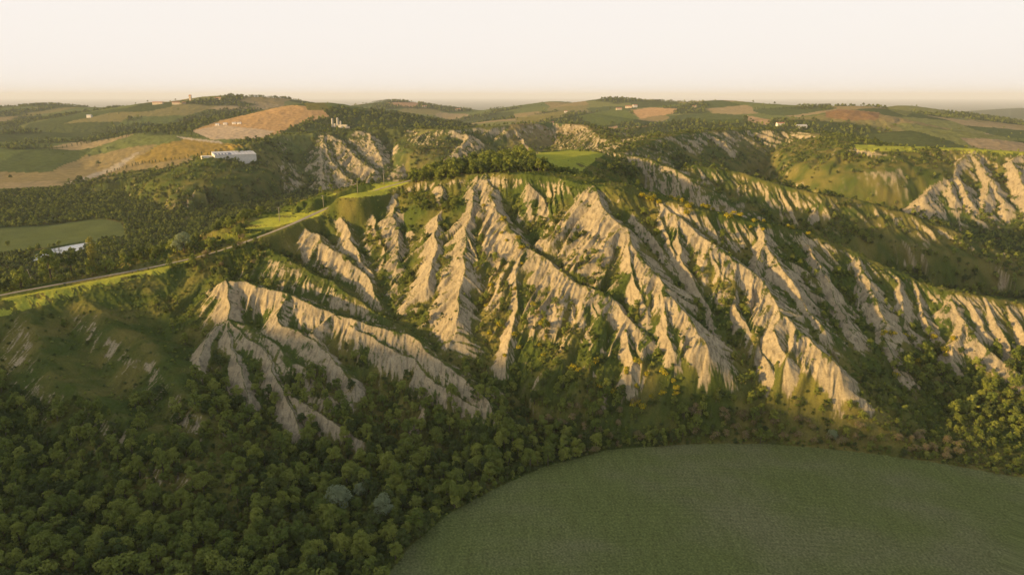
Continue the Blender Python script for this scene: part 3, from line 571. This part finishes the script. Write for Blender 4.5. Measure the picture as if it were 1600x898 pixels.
def scatter_stuff(nm, label, meshes, pts, scl, idx, seed=1):
    col = bpy.data.collections.new(nm + '_forms')
    for i, me in enumerate(meshes):
        o = bpy.data.objects.new('%s_form_%02d' % (nm, i), me); col.objects.link(o)
    rng = np.random.default_rng(seed); n = len(pts)
    me = bpy.data.meshes.new(nm); me.vertices.add(n); me.vertices.foreach_set('co', np.asarray(pts, np.float32).ravel())
    a = me.attributes.new('scl', 'FLOAT', 'POINT'); a.data.foreach_set('value', np.asarray(scl, np.float32))
    a = me.attributes.new('rz', 'FLOAT_VECTOR', 'POINT'); r = np.zeros((n, 3), np.float32); r[:, 2] = rng.uniform(0, 6.28, n); r[:, :2] = rng.normal(0, .08, (n, 2)); a.data.foreach_set('vector', r.ravel())
    a = me.attributes.new('pick', 'INT', 'POINT'); a.data.foreach_set('value', np.asarray(idx, np.int32))
    o = bpy.data.objects.new(nm, me); C.objects.link(o); tag(o, label=label, kind='stuff')
    g = bpy.data.node_groups.new(nm, 'GeometryNodeTree'); g.interface.new_socket('Geometry', in_out='INPUT', socket_type='NodeSocketGeometry'); g.interface.new_socket('Geometry', in_out='OUTPUT', socket_type='NodeSocketGeometry')
    N = g.nodes; gi = N.new('NodeGroupInput'); go = N.new('NodeGroupOutput'); ip = N.new('GeometryNodeInstanceOnPoints'); ci = N.new('GeometryNodeCollectionInfo')
    ci.inputs[0].default_value = col; ci.inputs[1].default_value = True; ci.inputs[2].default_value = True
    def na(name, t): k = N.new('GeometryNodeInputNamedAttribute'); k.data_type = t; k.inputs[0].default_value = name; return [s for s in k.outputs if s.enabled and s.name == 'Attribute'][0]
    e2r = N.new('FunctionNodeEulerToRotation')
    g.links.new(gi.outputs[0], ip.inputs['Points']); g.links.new(ci.outputs[0], ip.inputs['Instance']); ip.inputs['Pick Instance'].default_value = True
    g.links.new(na('pick', 'INT'), ip.inputs['Instance Index']); g.links.new(na('rz', 'FLOAT_VECTOR'), e2r.inputs[0]); g.links.new(e2r.outputs[0], ip.inputs['Rotation'])
    g.links.new(na('scl', 'FLOAT'), ip.inputs['Scale']); g.links.new(ip.outputs[0], go.inputs[0])
    md = o.modifiers.new('scatter', 'NODES'); md.node_group = g
    return o
def ground_info(x, y):
    h, q, cl = height(x, y); e = 1.0
    hx, _, _ = height(x + e, y); hy, _, _ = height(x, y + e)
    nx, ny = -(hx - h) / e, -(hy - h) / e; l = np.sqrt(nx * nx + ny * ny + 1)
    col, kind, clay, wood, slope, px, py, D = landuse(x, y, h, q, cl, 1 / l, nx / l)
    return h, q, cl, kind, clay, wood, slope, px, py, D
rng = np.random.default_rng(7)
def polar_candidates(n, r0, r1, a=41):
    r = np.sqrt(rng.uniform(r0 * r0, r1 * r1, n)); t = np.radians(rng.uniform(-a, a, n)); return (r * np.sin(t)).astype(np.float32), (r * np.cos(t)).astype(np.float32)
# near ground: candidates 150..700 m
x, y = polar_candidates(170000, 150, 720)
h, q, cl, kind, clay, wood, slope, px, py, D = ground_info(x, y)
n1 = fbm(x, y, 30., 3, 91); n2 = fbm(x, y, 9., 2, 92)
dr = polyline_dist(ROAD[::3].astype(np.float32), rss[::3].astype(np.float32), x, y)[0]
ryy = np.interp(x, ROAD[:, 0], ROAD[:, 1])
free = ((kind == 0) | ((kind == 1) & (x < -195) & (y > ryy + 7) & (y < ryy + 34))) & (clay < .3) & (dr > 4.5) & ~inpoly(x, y, POND) & (h > 2.5 - 6 * (D < 600))
lowd = 1 - sstep(8, 26, h + n1 * 10)                       # woods in the valley bottoms
gully = sstep(9, 20, q + n1 * 6) * (1 - sstep(.75, 1.1, slope))
back = (D > 440) & (y > np.interp(x, ROAD[:, 0], ROAD[:, 1]) + 8) & (x < ROAD[-1, 0])
summit = inpoly(px, py, [(640, 250), (700, 225), (820, 225), (838, 262), (900, 280), (930, 300), (880, 300), (780, 282), (700, 282), (640, 288)]) & (D > 540) & (D < 900)
leftwood = inpoly(px, py, [(170, 405), (330, 372), (420, 378), (430, 400), (360, 440), (300, 420), (180, 420)]) & (D < 520)
pt = np.maximum.reduce([lowd * 1.0, gully * .35, back * .9 * (1 - sstep(60, 95, h) * .5), summit * 1.0, leftwood * .9])
grassy_spots = inpoly(px, py, [(0, 480), (330, 430), (355, 440), (310, 540), (300, 600), (260, 640), (330, 690), (400, 740), (360, 750), (270, 715), (190, 670), (130, 620), (60, 590), (0, 560)])
ry = np.interp(x, ROAD[:, 0], ROAD[:, 1]); roadside = (x > -345) & (x < -195) & (y > ry + 7) & (y < ry + 34)
pt = np.where(roadside, 0, pt)
pt = np.where(grassy_spots & ~roadside, pt * .12, pt)
pt = np.where(inpoly(px, py, [(310, 388), (320, 370), (400, 338), (520, 296), (640, 279), (650, 292), (540, 330), (450, 356), (380, 382)]) & (D < 660), 0, pt)
free = free | (summit & (kind == 0) & (dr > 4)); near_tree = free & (rng.random(len(x)) < pt * .62)
# thin to a minimum spacing
def thin(x, y, cand, sp):
    order = np.nonzero(cand)[0]; cells = set(); keep = []
    for i in order:
        c = (int(x[i] // sp), int(y[i] // sp))
        if c in cells: continue
        cells.add(c); keep.append(i)
    return np.array(keep, int)
it0 = thin(x, y, near_tree, 3.7); rsi = thin(x, y, roadside & free & (rng.random(len(x)) < .8), 8.5); it = np.r_[it0, rsi].astype(int)
sz = (.38 + .98 * rng.random(len(it)) ** 2.0) * np.where((x[it] > 140) & (D[it] < 430), .62, 1) * (1 - .25 * (h[it] > 25)) * np.where(summit[it], 1.6, np.where(roadside[it], 1.9, 1.0)) * np.where(D[it] < 330, 1.0, .85)
print('near trees', len(it))
appar = sz / D[it] * ((px[it] > 5) & (px[it] < 1595) & (py[it] < 893) & (py[it] > 150))
orderI = np.argsort(-appar); solo = orderI[:290]; rest = orderI[290:]
def place_tree(proto, name, loc, s, rz, label, cat, group=None):
    e = bpy.data.objects.new(name, None); C.objects.link(e); e.location = loc; e.rotation_euler = (0, 0, rz); e.scale = (s, s, s); e.empty_display_size = .5
    tag(e, label, cat, group)
    for nm, me in (('crown', proto[0]), ('trunk', proto[1])):
        o = bpy.data.objects.new(nm, me); C.objects.link(o); o.parent = e
    return e
for k in solo:
    i = it[k]; dk = rng.random() < .28
    pr = (PD[rng.integers(len(PD))] if dk else PB[rng.integers(len(PB))])
    tone = 'dark green' if dk else 'fresh green'
    big = 'large' if sz[k] > 1.0 else ('medium' if sz[k] > .68 else 'small')
    up_ = ['at the bottom', 'halfway up', 'higher up', 'under the slopes'][int(np.clip((893 - py[i]) / 62, 0, 3))]
    if roadside[i]:
        lab = '%s %s tree on the far verge of the road, %s' % (big.replace('large', 'tall'), tone, ['around the leaning pole', 'near the poplar', 'toward the meadow tip'][int(np.clip((px[i] - 10) // 100, 0, 2))])
    elif px[i] < 620:
        zx = ['by the left edge', 'just in from the left edge', 'below the scarred slope', 'below the clay pyramid', 'left of the silver willows', 'around the silver willows', 'beside the field corner'][int(px[i] // 90)]
        lab = '%s %s tree %s in the wood, %s' % (big, tone, up_, zx)
    elif px[i] < 1120: lab = '%s %s tree on the curved field edge, %s' % (big, tone, ['at its nearest corner', 'just past the nearest corner', 'a third up', 'half way up the curve', 'two thirds up', 'below the long central spur', 'left of the field top', 'just before the field top'][int(np.clip((px[i] - 620) // 62, 0, 7))])
    else: lab = '%s %s tree behind the crop field, %s' % (big, tone, ['above the top of the field', 'right of the field top', 'near the right edge of the view'][int(np.clip((px[i] - 1120) // 160, 0, 2))])
    place_tree(pr, 'broadleaf_tree', (float(x[i]), float(y[i]), float(h[i]) - .3), float(sz[k]), float(rng.uniform(0, 6.28)), lab, 'tree', lab.replace(' tree ', ' trees '))
sel = it[rest]; szr = sz[rest]
mid_forms = [p[2] for p in PB + PD]
scatter_stuff('woodland', 'mixed green woodland covering the valley bottoms and gullies', mid_forms,
              np.c_[x[sel], y[sel], h[sel] - .3], szr, np.where(rng.random(len(sel)) < .7, rng.integers(0, 6, len(sel)), rng.integers(6, 10, len(sel))))
# scrub on the slopes
ps = np.clip(.10 + .55 * gully + .35 * lowd + .35 * sstep(.1, .5, n1), 0, 1) * np.where(grassy_spots, .7, 1)
cs_ = free & (rng.random(len(x)) < ps * .6); isx = thin(x, y, cs_, 1.7)
print('scrub', len(isx))
scatter_stuff('scrub', 'low green scrub dotted over the grassy slopes and gullies', SH, np.c_[x[isx], y[isx], h[isx] - .1], .35 + .65 * rng.random(len(isx)) ** 1.5, rng.integers(0, 4, len(isx)))
# middle distance and far vegetation
x2, y2 = polar_candidates(70000, 720, 1500); x3, y3 = polar_candidates(90000, 1500, 5200)
X2 = np.r_[x2, x3]; Y2 = np.r_[y2, y3]
h2, q2, cl2, kind2, clay2, wood2, slope2, px2, py2, D2 = ground_info(X2, Y2)
m1 = fbm(X2, Y2, 70., 3, 95)
pm = np.where(D2 < 1500, np.where((cl2 > .5) & (slope2 > .45), .35, 1) * np.clip(.16 + .9 * (1 - sstep(12, 42, h2 + m1 * 16)) + .75 * sstep(.1, .4, m1), 0, 1), np.clip(wood2 * .9 + .10 * sstep(.2, .5, m1), 0, 1))
ok = (kind2 == 0) & (clay2 < .35) & (rng.random(len(X2)) < pm) & ~inpoly(X2, Y2, POND)
i2 = np.nonzero(ok)[0]; print('far trees', len(i2))
far_forms = []
for i in range(4):
    r_ = np.random.default_rng(200 + i); cs, rs_ = crown_spec(r_, 7, 3.2, 6); b = MB(); b.leaves(r_, cs, rs_, 110, 1.5); b.tube([(0, 0, -1), (0, 0, 4)], [.3, .15], 4, 1); far_forms.append(b.mesh('far_tree_form', [L_GREEN if i < 2 else L_DARK, BARK]))
s2 = (.45 + .75 * rng.random(len(i2))) * np.where(D2[i2] > 1500, 1.5, .85)
scatter_stuff('far_woodland', 'woods and hedges spread over the distant hills', far_forms, np.c_[X2[i2], Y2[i2], h2[i2] - .5], s2, rng.integers(0, 4, len(i2)))
# ------------------------------------------------------------------ finding the ground under a view ray
def hits(pix, dmin=200, dmax=6000):
    out = []
    Ds = np.exp(np.linspace(math.log(dmin), math.log(dmax), 900))
    for px_, py_ in pix:
        P = np.array([at_D(px_, py_, d) for d in Ds], np.float32); hh = height(P[:, 0], P[:, 1])[0]
        b = np.nonzero(P[:, 2] < hh)[0]; j = b[0] if len(b) else len(Ds) - 1
        out.append((float(P[j, 0]), float(P[j, 1]), float(hh[j])))
    return out
# ------------------------------------------------------------------ road and water
def strip(nm, P, wdt, mat, lift):
    b = MB(); P = np.array(P); t = np.gradient(P[:, :2], axis=0); t /= np.linalg.norm(t, axis=1, keepdims=True); nn = np.c_[-t[:, 1], t[:, 0]]; v = []
    for k in range(5):
        o = (k - 2) / 2 * wdt / 2; v.append(np.c_[P[:, :2] + nn * o, P[:, 2] + lift + .05 * (1 - abs(k - 2) / 2)])
    n = len(P); b.add(np.stack(v, 1).reshape(-1, 3), [(i * 5 + k, i * 5 + k + 1, i * 5 + 5 + k + 1, i * 5 + 5 + k) for i in range(n - 1) for k in range(4)])
    o = b.build(nm, mat); tag(o, kind='structure'); return o
strip('country_road', ROAD, 3.8, flat_mat('asphalt_worn', (.27, .245, .20), .9, .2, .6, .1), .03)
b = MB(); b.add([(x_, y_, 2.3) for x_, y_ in POND], [tuple(range(len(POND)))[::-1]])
wm, t_, bs_ = newmat('still_water'); bs_.inputs['Base Color'].default_value = (.30, .31, .29, 1); bs_.inputs['Roughness'].default_value = .12
nn_ = t_.nodes.new('ShaderNodeTexNoise'); nn_.inputs['Scale'].default_value = .6; bb_ = t_.nodes.new('ShaderNodeBump'); bb_.inputs['Strength'].default_value = .05; t_.links.new(nn_.outputs['Fac'], bb_.inputs['Height']); t_.links.new(bb_.outputs[0], bs_.inputs['Normal'])
tag(b.build('pond_water', wm), kind='structure')
# ------------------------------------------------------------------ single trees and shrubs
def at_pix(px_, py_, dmin=200, dmax=6000): return hits([(px_, py_)], dmin, dmax)[0]
def solo_tree(proto, px_, py_, s_, nm, label, cat, group=None, dmin=200, dmax=900):
    if px_ < 300 and 390 < py_ < 450:              # trees on the far verge of the road
        rp = np.array([project(*r_)[0] for r_ in ROAD]); off = 7 + (448 - py_) * .25
        yy = float(np.interp(px_, rp, ROAD[:, 1])) + off; xx = yy * (px_ - 800) / F * 1.03; hh_ = float(height(np.array([xx], np.float32), np.array([yy], np.float32))[0][0]); p = (xx, yy, hh_)
    else: p = at_pix(px_, py_, dmin, dmax)
    return place_tree(proto, nm, (p[0], p[1], p[2] - .3), s_, float(rng.uniform(0, 6)), label, cat, group)
    p = at_pix(px_, py_, dmin, dmax); return place_tree(proto, nm, (p[0], p[1], p[2] - .3), s_, float(rng.uniform(0, 6)), label, cat, group)
solo_tree(PP, 148, 424, 1.6, 'poplar_tree', 'tall narrow poplar rising above the trees behind the road', 'tree')
solo_tree(PB[0], 78, 436, 2.4, 'broadleaf_tree', 'broad round yellow green tree right of the leaning pole', 'tree')
solo_tree(PB[2], 30, 442, 1.6, 'broadleaf_tree', 'low rounded tree left of the leaning pole beside the road', 'tree')
solo_tree(PD[1], 112, 426, 2.1, 'broadleaf_tree', 'dark spreading tree between the round tree and the poplar', 'tree')
solo_tree(PB[4], 166, 442, 1.1, 'broadleaf_tree', 'small bright tree on the road verge below the poplar', 'tree')
solo_tree(PB[5], 203, 442, 1.0, 'broadleaf_tree', 'small round bright tree on the verge right of the poplar', 'tree')
solo_tree(PW, 292, 420, 1.7, 'willow_tree', 'tall feathery grey green tree at the left tip of the sunlit meadow', 'tree')
solo_tree(PW, 530, 800, 1.38, 'willow_tree', 'pale silver green willow, the largest in the wood below the clay spurs', 'tree')
solo_tree(PW, 598, 806, 1.14, 'willow_tree', 'pale silver green willow just right of the largest one', 'tree')
solo_tree(PW, 566, 778, 0.84, 'willow_tree', 'smaller pale willow tucked behind the pair of large ones', 'tree')
solo_tree(PW, 1300, 690, .7, 'willow_tree', 'grey green willow in the hedge above the crop field', 'tree')
solo_tree(PB[1], 12, 384, 1.0, 'broadleaf_tree', 'dark lone tree on the green field at the left edge', 'tree', None, 650, 1100)
def in_zone(poly, dmin, dmax, n, sp, free_ok=True):
    m = inpoly(px, py, poly) & (D > dmin) & (D < dmax) & (kind == 0) & (dr > 4); ids = np.nonzero(m)[0]; ids = ids[thin(x[ids], y[ids], np.ones(len(ids), bool), sp)] if len(ids) else ids
    rng.shuffle(ids); return ids[:n]
BR = [shrub_mesh(300 + i, L_GREEN, L_YEL, .55, 2.2, 1.9, 420, .42) for i in range(3)]
PK = [shrub_mesh(320 + i, L_PINK, L_GREEN, .25, 4.2, 2.6, 600, .42) for i in range(3)]
def shrubs(forms, nm, zones, cat):
    for poly, d0_, d1_, n, sp, s0, s1, label, grp in zones:
        for i in in_zone(poly, d0_, d1_, n, sp):
            o = bpy.data.objects.new(nm, forms[rng.integers(len(forms))]); C.objects.link(o); o.location = (float(x[i]), float(y[i]), float(h[i]) - .1); o.rotation_euler = (0, 0, float(rng.uniform(0, 6))); s_ = float(rng.uniform(s0, s1)) * (1.35 if cat == 'shrub' and nm.startswith('broom') else 1); o.scale = (s_, s_, s_)
            tag(o, label, cat, grp)
shrubs(BR, 'broom_shrub', [
    ([(1000, 300), (1090, 318), (1140, 340), (1120, 372), (1060, 350), (1010, 335)], 430, 600, 34, 3.5, .9, 1.5, 'yellow flowering broom on the sunlit crest above the central spurs', 'broom on the central crest'),
    ([(1130, 332), (1270, 352), (1270, 368), (1140, 356)], 430, 600, 24, 3.5, .8, 1.3, 'yellow flowering broom strung along the crest right of centre', 'broom along the right crest'),
    ([(1440, 444), (1600, 462), (1600, 476), (1440, 456)], 380, 520, 26, 3, .9, 1.4, 'yellow flowering broom on the low crest at the right edge', 'broom on the low right crest'),
    ([(890, 560), (1000, 560), (1090, 610), (1000, 640), (900, 620)], 300, 460, 18, 5, .8, 1.3, 'yellow broom bush at the foot of the central clay spurs', 'broom under the central spurs'),
    ([(755, 470), (850, 480), (870, 560), (770, 560)], 330, 520, 14, 6, .7, 1.2, 'yellow broom bush in the scrubby gully left of the long spur', 'broom in the central gully'),
    ([(1380, 520), (1500, 530), (1440, 600), (1380, 590)], 330, 500, 16, 5, .8, 1.4, 'yellow broom bush on the lower slopes at the right', 'broom on the lower right slopes'),
    ([(755, 300), (830, 380), (800, 470), (750, 440)], 400, 560, 10, 6, .7, 1.1, 'yellow broom bush beside the long central spur', 'broom beside the long spur')], 'shrub')
shrubs(PK, 'tamarisk_shrub', [
    ([(840, 640), (1000, 630), (1010, 700), (880, 716)], 250, 400, 24, 5, .9, 1.4, 'dusty pink brown shrub in the hedge left of the field top', 'dry pink shrubs left of the field top'),
    ([(1080, 640), (1250, 650), (1260, 690), (1080, 690)], 250, 420, 24, 5, .9, 1.4, 'dusty pink brown shrub in the hedge above the field top', 'dry pink shrubs above the field top'),
    ([(1260, 660), (1500, 690), (1500, 722), (1260, 692)], 250, 420, 24, 5, .9, 1.4, 'dusty pink brown shrub in the hedge right of the field top', 'dry pink shrubs right of the field top'),
    ([(320, 372), (420, 378), (400, 420), (320, 420)], 380, 560, 10, 6, .9, 1.3, 'pinkish brown bush on the saddle beside the road', 'dry bushes on the saddle')], 'shrub')
# ------------------------------------------------------------------ cypress rows far off
def row(pix, n, dmin, dmax, label, grp, s0=.7, s1=1.1, name='cypress_tree', proto=PC):
    xs = np.linspace(0, len(pix) - 1, n); q_ = [(float(np.interp(v, range(len(pix)), [p[0] for p in pix]) + rng.normal(0, 1.5)), float(np.interp(v, range(len(pix)), [p[1] for p in pix]) + rng.normal(0, .5))) for v in xs]
    for p in hits(q_, dmin, dmax):
        s_ = float(rng.uniform(s0, s1)); e = bpy.data.objects.new(name, proto[2]); C.objects.link(e); e.location = (p[0], p[1], p[2] - .5); e.scale = (s_, s_, s_); tag(e, label, 'tree', grp)
row([(75, 237), (175, 218), (250, 206), (285, 203)], 40, 1300, 2600, 'dark narrow tree in the row along the far left ridge', 'trees in the row on the far left ridge')
row([(165, 272), (210, 260), (262, 252), (330, 243)], 30, 1000, 2000, 'dark narrow tree in the row below the golden field', 'trees in the row below the golden field', .5, .9)
row([(822, 191), (862, 190)], 9, 1200, 2200, 'dark cypress beside the farmhouse on the clay rim', 'cypresses by the rim farmhouse', .6, 1.0)
row([(1180, 172), (1240, 171), (1290, 173)], 22, 1800, 3500, 'tree in the row crossing the far right hilltop', 'trees on the far right hilltop', .8, 1.3)
# ------------------------------------------------------------------ power poles
WOOD = flat_mat('weathered_wood', (.34, .30, .24), .85, .2, 2, .1); PORC = flat_mat('porcelain', (.5, .5, .48), .4, .1, 2, .4)
def pole(px_, py_, H_, lean, label, dmin=300, dmax=900):
    p = at_pix(px_, py_, dmin, dmax); e = bpy.data.objects.new('power_pole', None); C.objects.link(e); e.location = (p[0], p[1], p[2] - .3); e.rotation_euler = (0, lean, .4)
    tag(e, label, 'power pole', 'power poles along the ridge road')
    b = MB(); b.tube([(0, 0, 0), (0, 0, H_)], [.24, .17], 8); b.build('pole', WOOD, e, True)
    b = MB(); b.box((0, .22, H_ - .6), (2.2, .14, .16)); ar = b.build('crossarm', WOOD, e)
    for k in (-1, 0, 1):
        b = MB(); b.tube([(k * .95, .22, H_ - .52), (k * .95, .22, H_ - .3), (k * .95, .22, H_ - .12)], [.05, .1, .04], 6); b.build('insulator', PORC, e)
for a_ in [(52, 444, 15, -.17, 'leaning pole beside the road at the far left'), (437, 346, 11, 0, 'pole standing in the left sunlit meadow'), (506, 325, 10, -.03, 'pole on the verge where the road climbs'),
           (559, 303, 10, 0, 'pole in the sunlit meadow right of the road'), (545, 291, 7, 0, 'short pole among the trees behind the meadow'), (600, 288, 9, 0, 'pole near the top end of the sunlit meadow'),
           (623, 281, 9, 0, 'last pole where the meadow meets the summit trees'), (370, 340, 8, 0, 'small pole behind the left tip of the meadow')]: pole(*a_)
# ------------------------------------------------------------------ buildings
WHITE = flat_mat('white_plaster', (.74, .70, .62), .8, .08, .5, .1); CREAM = flat_mat('cream_plaster', (.60, .50, .36), .8, .1, .5, .1); TILE = flat_mat('red_roof_tiles', (.42, .20, .12), .85, .2, 1.5, .1)
METAL = flat_mat('grey_metal_roof', (.48, .47, .45), .5, .12, .4, .3); PANE = flat_mat('dark_window_glass', (.03, .035, .04), .2, .1, 1, .5); PANEL = flat_mat('dark_solar_panels', (.02, .025, .035), .3, .1, 1, .4)
def gable(b, L_, W_, z0, z1, ov=.4, mi=0):
    l, w = L_ / 2 + ov, W_ / 2 + ov; t = .25
    v = [(-l, -w, z0), (l, -w, z0), (l, 0, z1), (-l, 0, z1), (l, w, z0), (-l, w, z0)]; v2 = [(a, c, d + t) for a, c, d in v]
    b.add(v + v2, [(0, 3, 2, 1), (3, 5, 4, 2), (6, 7, 8, 9), (9, 8, 10, 11), (0, 1, 7, 6), (5, 11, 10, 4), (0, 6, 9, 3), (3, 9, 11, 5), (1, 2, 8, 7), (2, 4, 10, 8)], mi)
def house(nm, px_, py_, L_, W_, H_, rz, wall, roof, label, dmin=1000, dmax=6000, win=3, tower=False, cat='house', group=None):
    p = at_pix(px_, py_, dmin, dmax); e = bpy.data.objects.new(nm, None); C.objects.link(e); e.location = (p[0], p[1], p[2] - .5); e.rotation_euler = (0, 0, rz); tag(e, label, cat, group)
    b = MB(); rh = W_ * (.22 if not tower else .5); l, w = L_ / 2, W_ / 2
    b.add([(-l, -w, -2), (l, -w, -2), (l, w, -2), (-l, w, -2), (-l, -w, H_), (l, -w, H_), (l, w, H_), (-l, w, H_), (-l, 0, H_ + rh), (l, 0, H_ + rh)],
          [(0, 1, 5, 4), (2, 3, 7, 6), (1, 2, 6, 9, 5), (3, 0, 4, 8, 7)]); b.build('wall', wall, e)
    b = MB(); gable(b, L_, W_, H_ + .02, H_ + rh + .12); rf = b.build('roof', roof, e)
    if not tower: b = MB(); b.box((L_ * .25, W_ * .2, H_ + rh * .8 + .6), (.8, .8, 1.8)); b.build('chimney', wall, rf)
    for k in range(win):
        b = MB(); b.box((-l + L_ * (k + .5) / win, -w - .04, H_ * .62), (1.1, .12, 1.5)); b.build('window', PANE, e)
    b = MB(); b.box((L_ * .08, -w - .05, 1.1), (1.2, .12, 2.3)); b.build('door', BARK, e)
    return e
H = house
H('farmhouse', 967, 172, 26, 12, 7, .1, CREAM, TILE, 'long low farmhouse with red roof, left one on the central far ridge', 1500)
H('farmhouse', 982, 169, 30, 13, 8, -.1, CREAM, TILE, 'cream farmhouse with red roof in the middle of the far ridge group', 1500)
H('farmhouse', 992, 168, 20, 12, 10, .2, WHITE, TILE, 'tall white farmhouse at the right of the far ridge group', 1500)
H('farmhouse', 862, 191, 14, 9, 5, 0, CREAM, TILE, 'small farmhouse beside the cypresses on the clay rim', 1100, 2500)
H('farmhouse', 1219, 196, 20, 10, 5.5, .1, WHITE, TILE, 'white farmhouse with red roof on the right hand hill', 1100, 3000)
H('farm_shed', 1252, 200, 24, 14, 5, 0, METAL, METAL, 'grey farm shed right of the red roofed house', 1100, 3000, 0, cat='shed')
H('farmhouse', 1085, 168, 14, 9, 6, 0, CREAM, TILE, 'pale house standing on the bare skyline field right of centre', 2000)
H('farmhouse', 884, 176, 14, 9, 6, 0, WHITE, TILE, 'small white house among trees left of the far ridge group', 2000)
H('farmhouse', 663, 168, 24, 12, 8, .2, WHITE, TILE, 'white house in the trees right of the far brown hill', 2500)
H('farmhouse', 715, 173, 30, 14, 8, 0, WHITE, TILE, 'white house with red roof in the hazy central valley', 2500)
H('farmhouse', 140, 184, 16, 10, 8, 0, WHITE, METAL, 'small white house alone on the far left hills', 1800)
H('farmhouse', 247, 163, 40, 12, 7, 0, CREAM, TILE, 'row of pinkish buildings on the left skyline hill', 2200)
H('farmhouse', 280, 163, 50, 12, 6, .05, CREAM, TILE, 'long orange building just below the church tower', 2200)
H('church_tower', 298, 159, 8, 8, 22, 0, CREAM, TILE, 'square church tower on the left skyline hill', 2200, 6000, 1, True, 'tower')
H('farmhouse', 341, 156, 24, 11, 7, 0, CREAM, TILE, 'pink house among trees near the top of the left hill', 2200)
H('farmhouse', 990, 155, 22, 12, 6, 0, WHITE, TILE, 'white house on the far skyline hill at the centre', 3000)
for k, (a_, b_, lb) in enumerate([(340, 196, 'low white quarry shed at the left end of the bare yard'), (352, 195, 'white shed with pitched roof in the bare quarry yard'), (366, 194, 'small white shed in the middle of the yard row'), (374, 194, 'white cabin at the right end of the yard row')]):
    H('quarry_shed', a_, b_, 9, 6, 3.5, 0, WHITE, METAL, lb, 1250, 3000, 0, cat='shed', group='white sheds in the quarry yard')
# the long white barn
p = at_pix(366, 246, 900, 2200); e = bpy.data.objects.new('barn', None); C.objects.link(e); e.location = (p[0], p[1], p[2] - 1); e.rotation_euler = (0, 0, .55); tag(e, 'long white industrial barn with dark panels on its pale roof', 'barn')
sc_ = p[1] / 1100. ; BL, BW, BH = 60 * sc_, 30, 5.5
b = MB(); l, w = BL / 2, BW / 2; b.add([(-l, -w, -12), (l, -w, -12), (l, w, -12), (-l, w, -12), (-l, -w, BH), (l, -w, BH), (l, w, BH + 4), (-l, w, BH + 4)], [(0, 1, 5, 4), (2, 3, 7, 6), (1, 2, 6, 5), (3, 0, 4, 7)]); b.build('wall', WHITE, e)
b = MB(); b.add([(-l - .5, -w - .6, BH), (l + .5, -w - .6, BH), (l + .5, w + .5, BH + 4.2), (-l - .5, w + .5, BH + 4.2)] + [(-l - .5, -w - .6, BH + .35), (l + .5, -w - .6, BH + .35), (l + .5, w + .5, BH + 4.6), (-l - .5, w + .5, BH + 4.6)], [(3, 2, 1, 0), (4, 5, 6, 7), (0, 1, 5, 4), (1, 2, 6, 5), (2, 3, 7, 6), (3, 0, 4, 7)]); rf = b.build('roof', flat_mat('pale_corrugated_roof', (.62, .60, .56), .5, .12, .15, .3), e)
def on_roof(xa, xb, ya, yb, nm, m_, lift=.12):
    zz_ = lambda yy: BH + .35 + 4.25 * (yy + w + .6) / (2 * w + 1.1) + lift
    b = MB(); b.add([(xa, ya, zz_(ya)), (xb, ya, zz_(ya)), (xb, yb, zz_(yb)), (xa, yb, zz_(yb))], [(0, 1, 2, 3)]); return b.build(nm, m_, rf)
on_roof(-l + 2, -l + BL * .42, -w + 1, w - 12, 'solar_panel', PANEL)
for k in range(4): on_roof(-l + 5 + k * 5, -l + 7.2 + k * 5, -w + 4, w - 16, 'skylight', WHITE, .2)
for k in range(6): on_roof(-l + BL * (.48 + k * .085), -l + BL * (.48 + k * .085) + 1.2, -w, w, 'roof_rib', METAL, .15)
b = MB(); b.box((-l - .06, -3, 2), (.2, 6, 5)); b.build('door', METAL, e)
b = MB(); b.box((-l - 10, 4, 0), (16, 14, 9)); b.build('annex', WHITE, e)
# the ruined kilns
STONE = flat_mat('weathered_pale_stone', (.50, .46, .38), .9, .3, .6, .05)
p = at_pix(530, 199, 1100, 2600); e = bpy.data.objects.new('kiln_ruin', None); C.objects.link(e); e.location = (p[0], p[1], p[2] - 1); tag(e, 'white ruined kiln towers standing on the far rim', 'ruin'); f_ = p[1] / 1100.
for a_, hh_, ww_ in [(-10, 14, 3), (-2, 15, 3.2), (2.6, 10, 2.6), (-6, 6, 4)]:
    b = MB(); b.tube([(a_ * f_, 0, 0), (a_ * f_, 0, hh_ * f_ * .85), (a_ * f_, 0, hh_ * f_)], [ww_ * .62 * f_, ww_ * .5 * f_, ww_ * .42 * f_], 8); b.build('tower', STONE, e)
b = MB(); b.box((6 * f_, -2, 2 * f_), (14 * f_, 6, 5 * f_), 0, -.2); b.build('wall', STONE, e)
b = MB(); b.box((13 * f_, -4, 1), (7 * f_, 8, 3 * f_), 0, .3); b.build('rubble', CREAM, e)
# ------------------------------------------------------------------ haze
hz = MB(); hz.box((0, 20000, 80), (150000, 150000, 600)); o = hz.build('haze', bpy.data.materials.new('haze')); tag(o, kind='stuff')
m = o.data.materials[0]; m.use_nodes = True; m.node_tree.nodes.clear()
pv = m.node_tree.nodes.new('ShaderNodeVolumePrincipled'); pv.inputs['Density'].default_value = 4e-5; pv.inputs['Color'].default_value = (.84, .90, 1.0, 1); pv.inputs['Anisotropy'].default_value = 0.0
out = m.node_tree.nodes.new('ShaderNodeOutputMaterial'); m.node_tree.links.new(pv.outputs[0], out.inputs['Volume'])
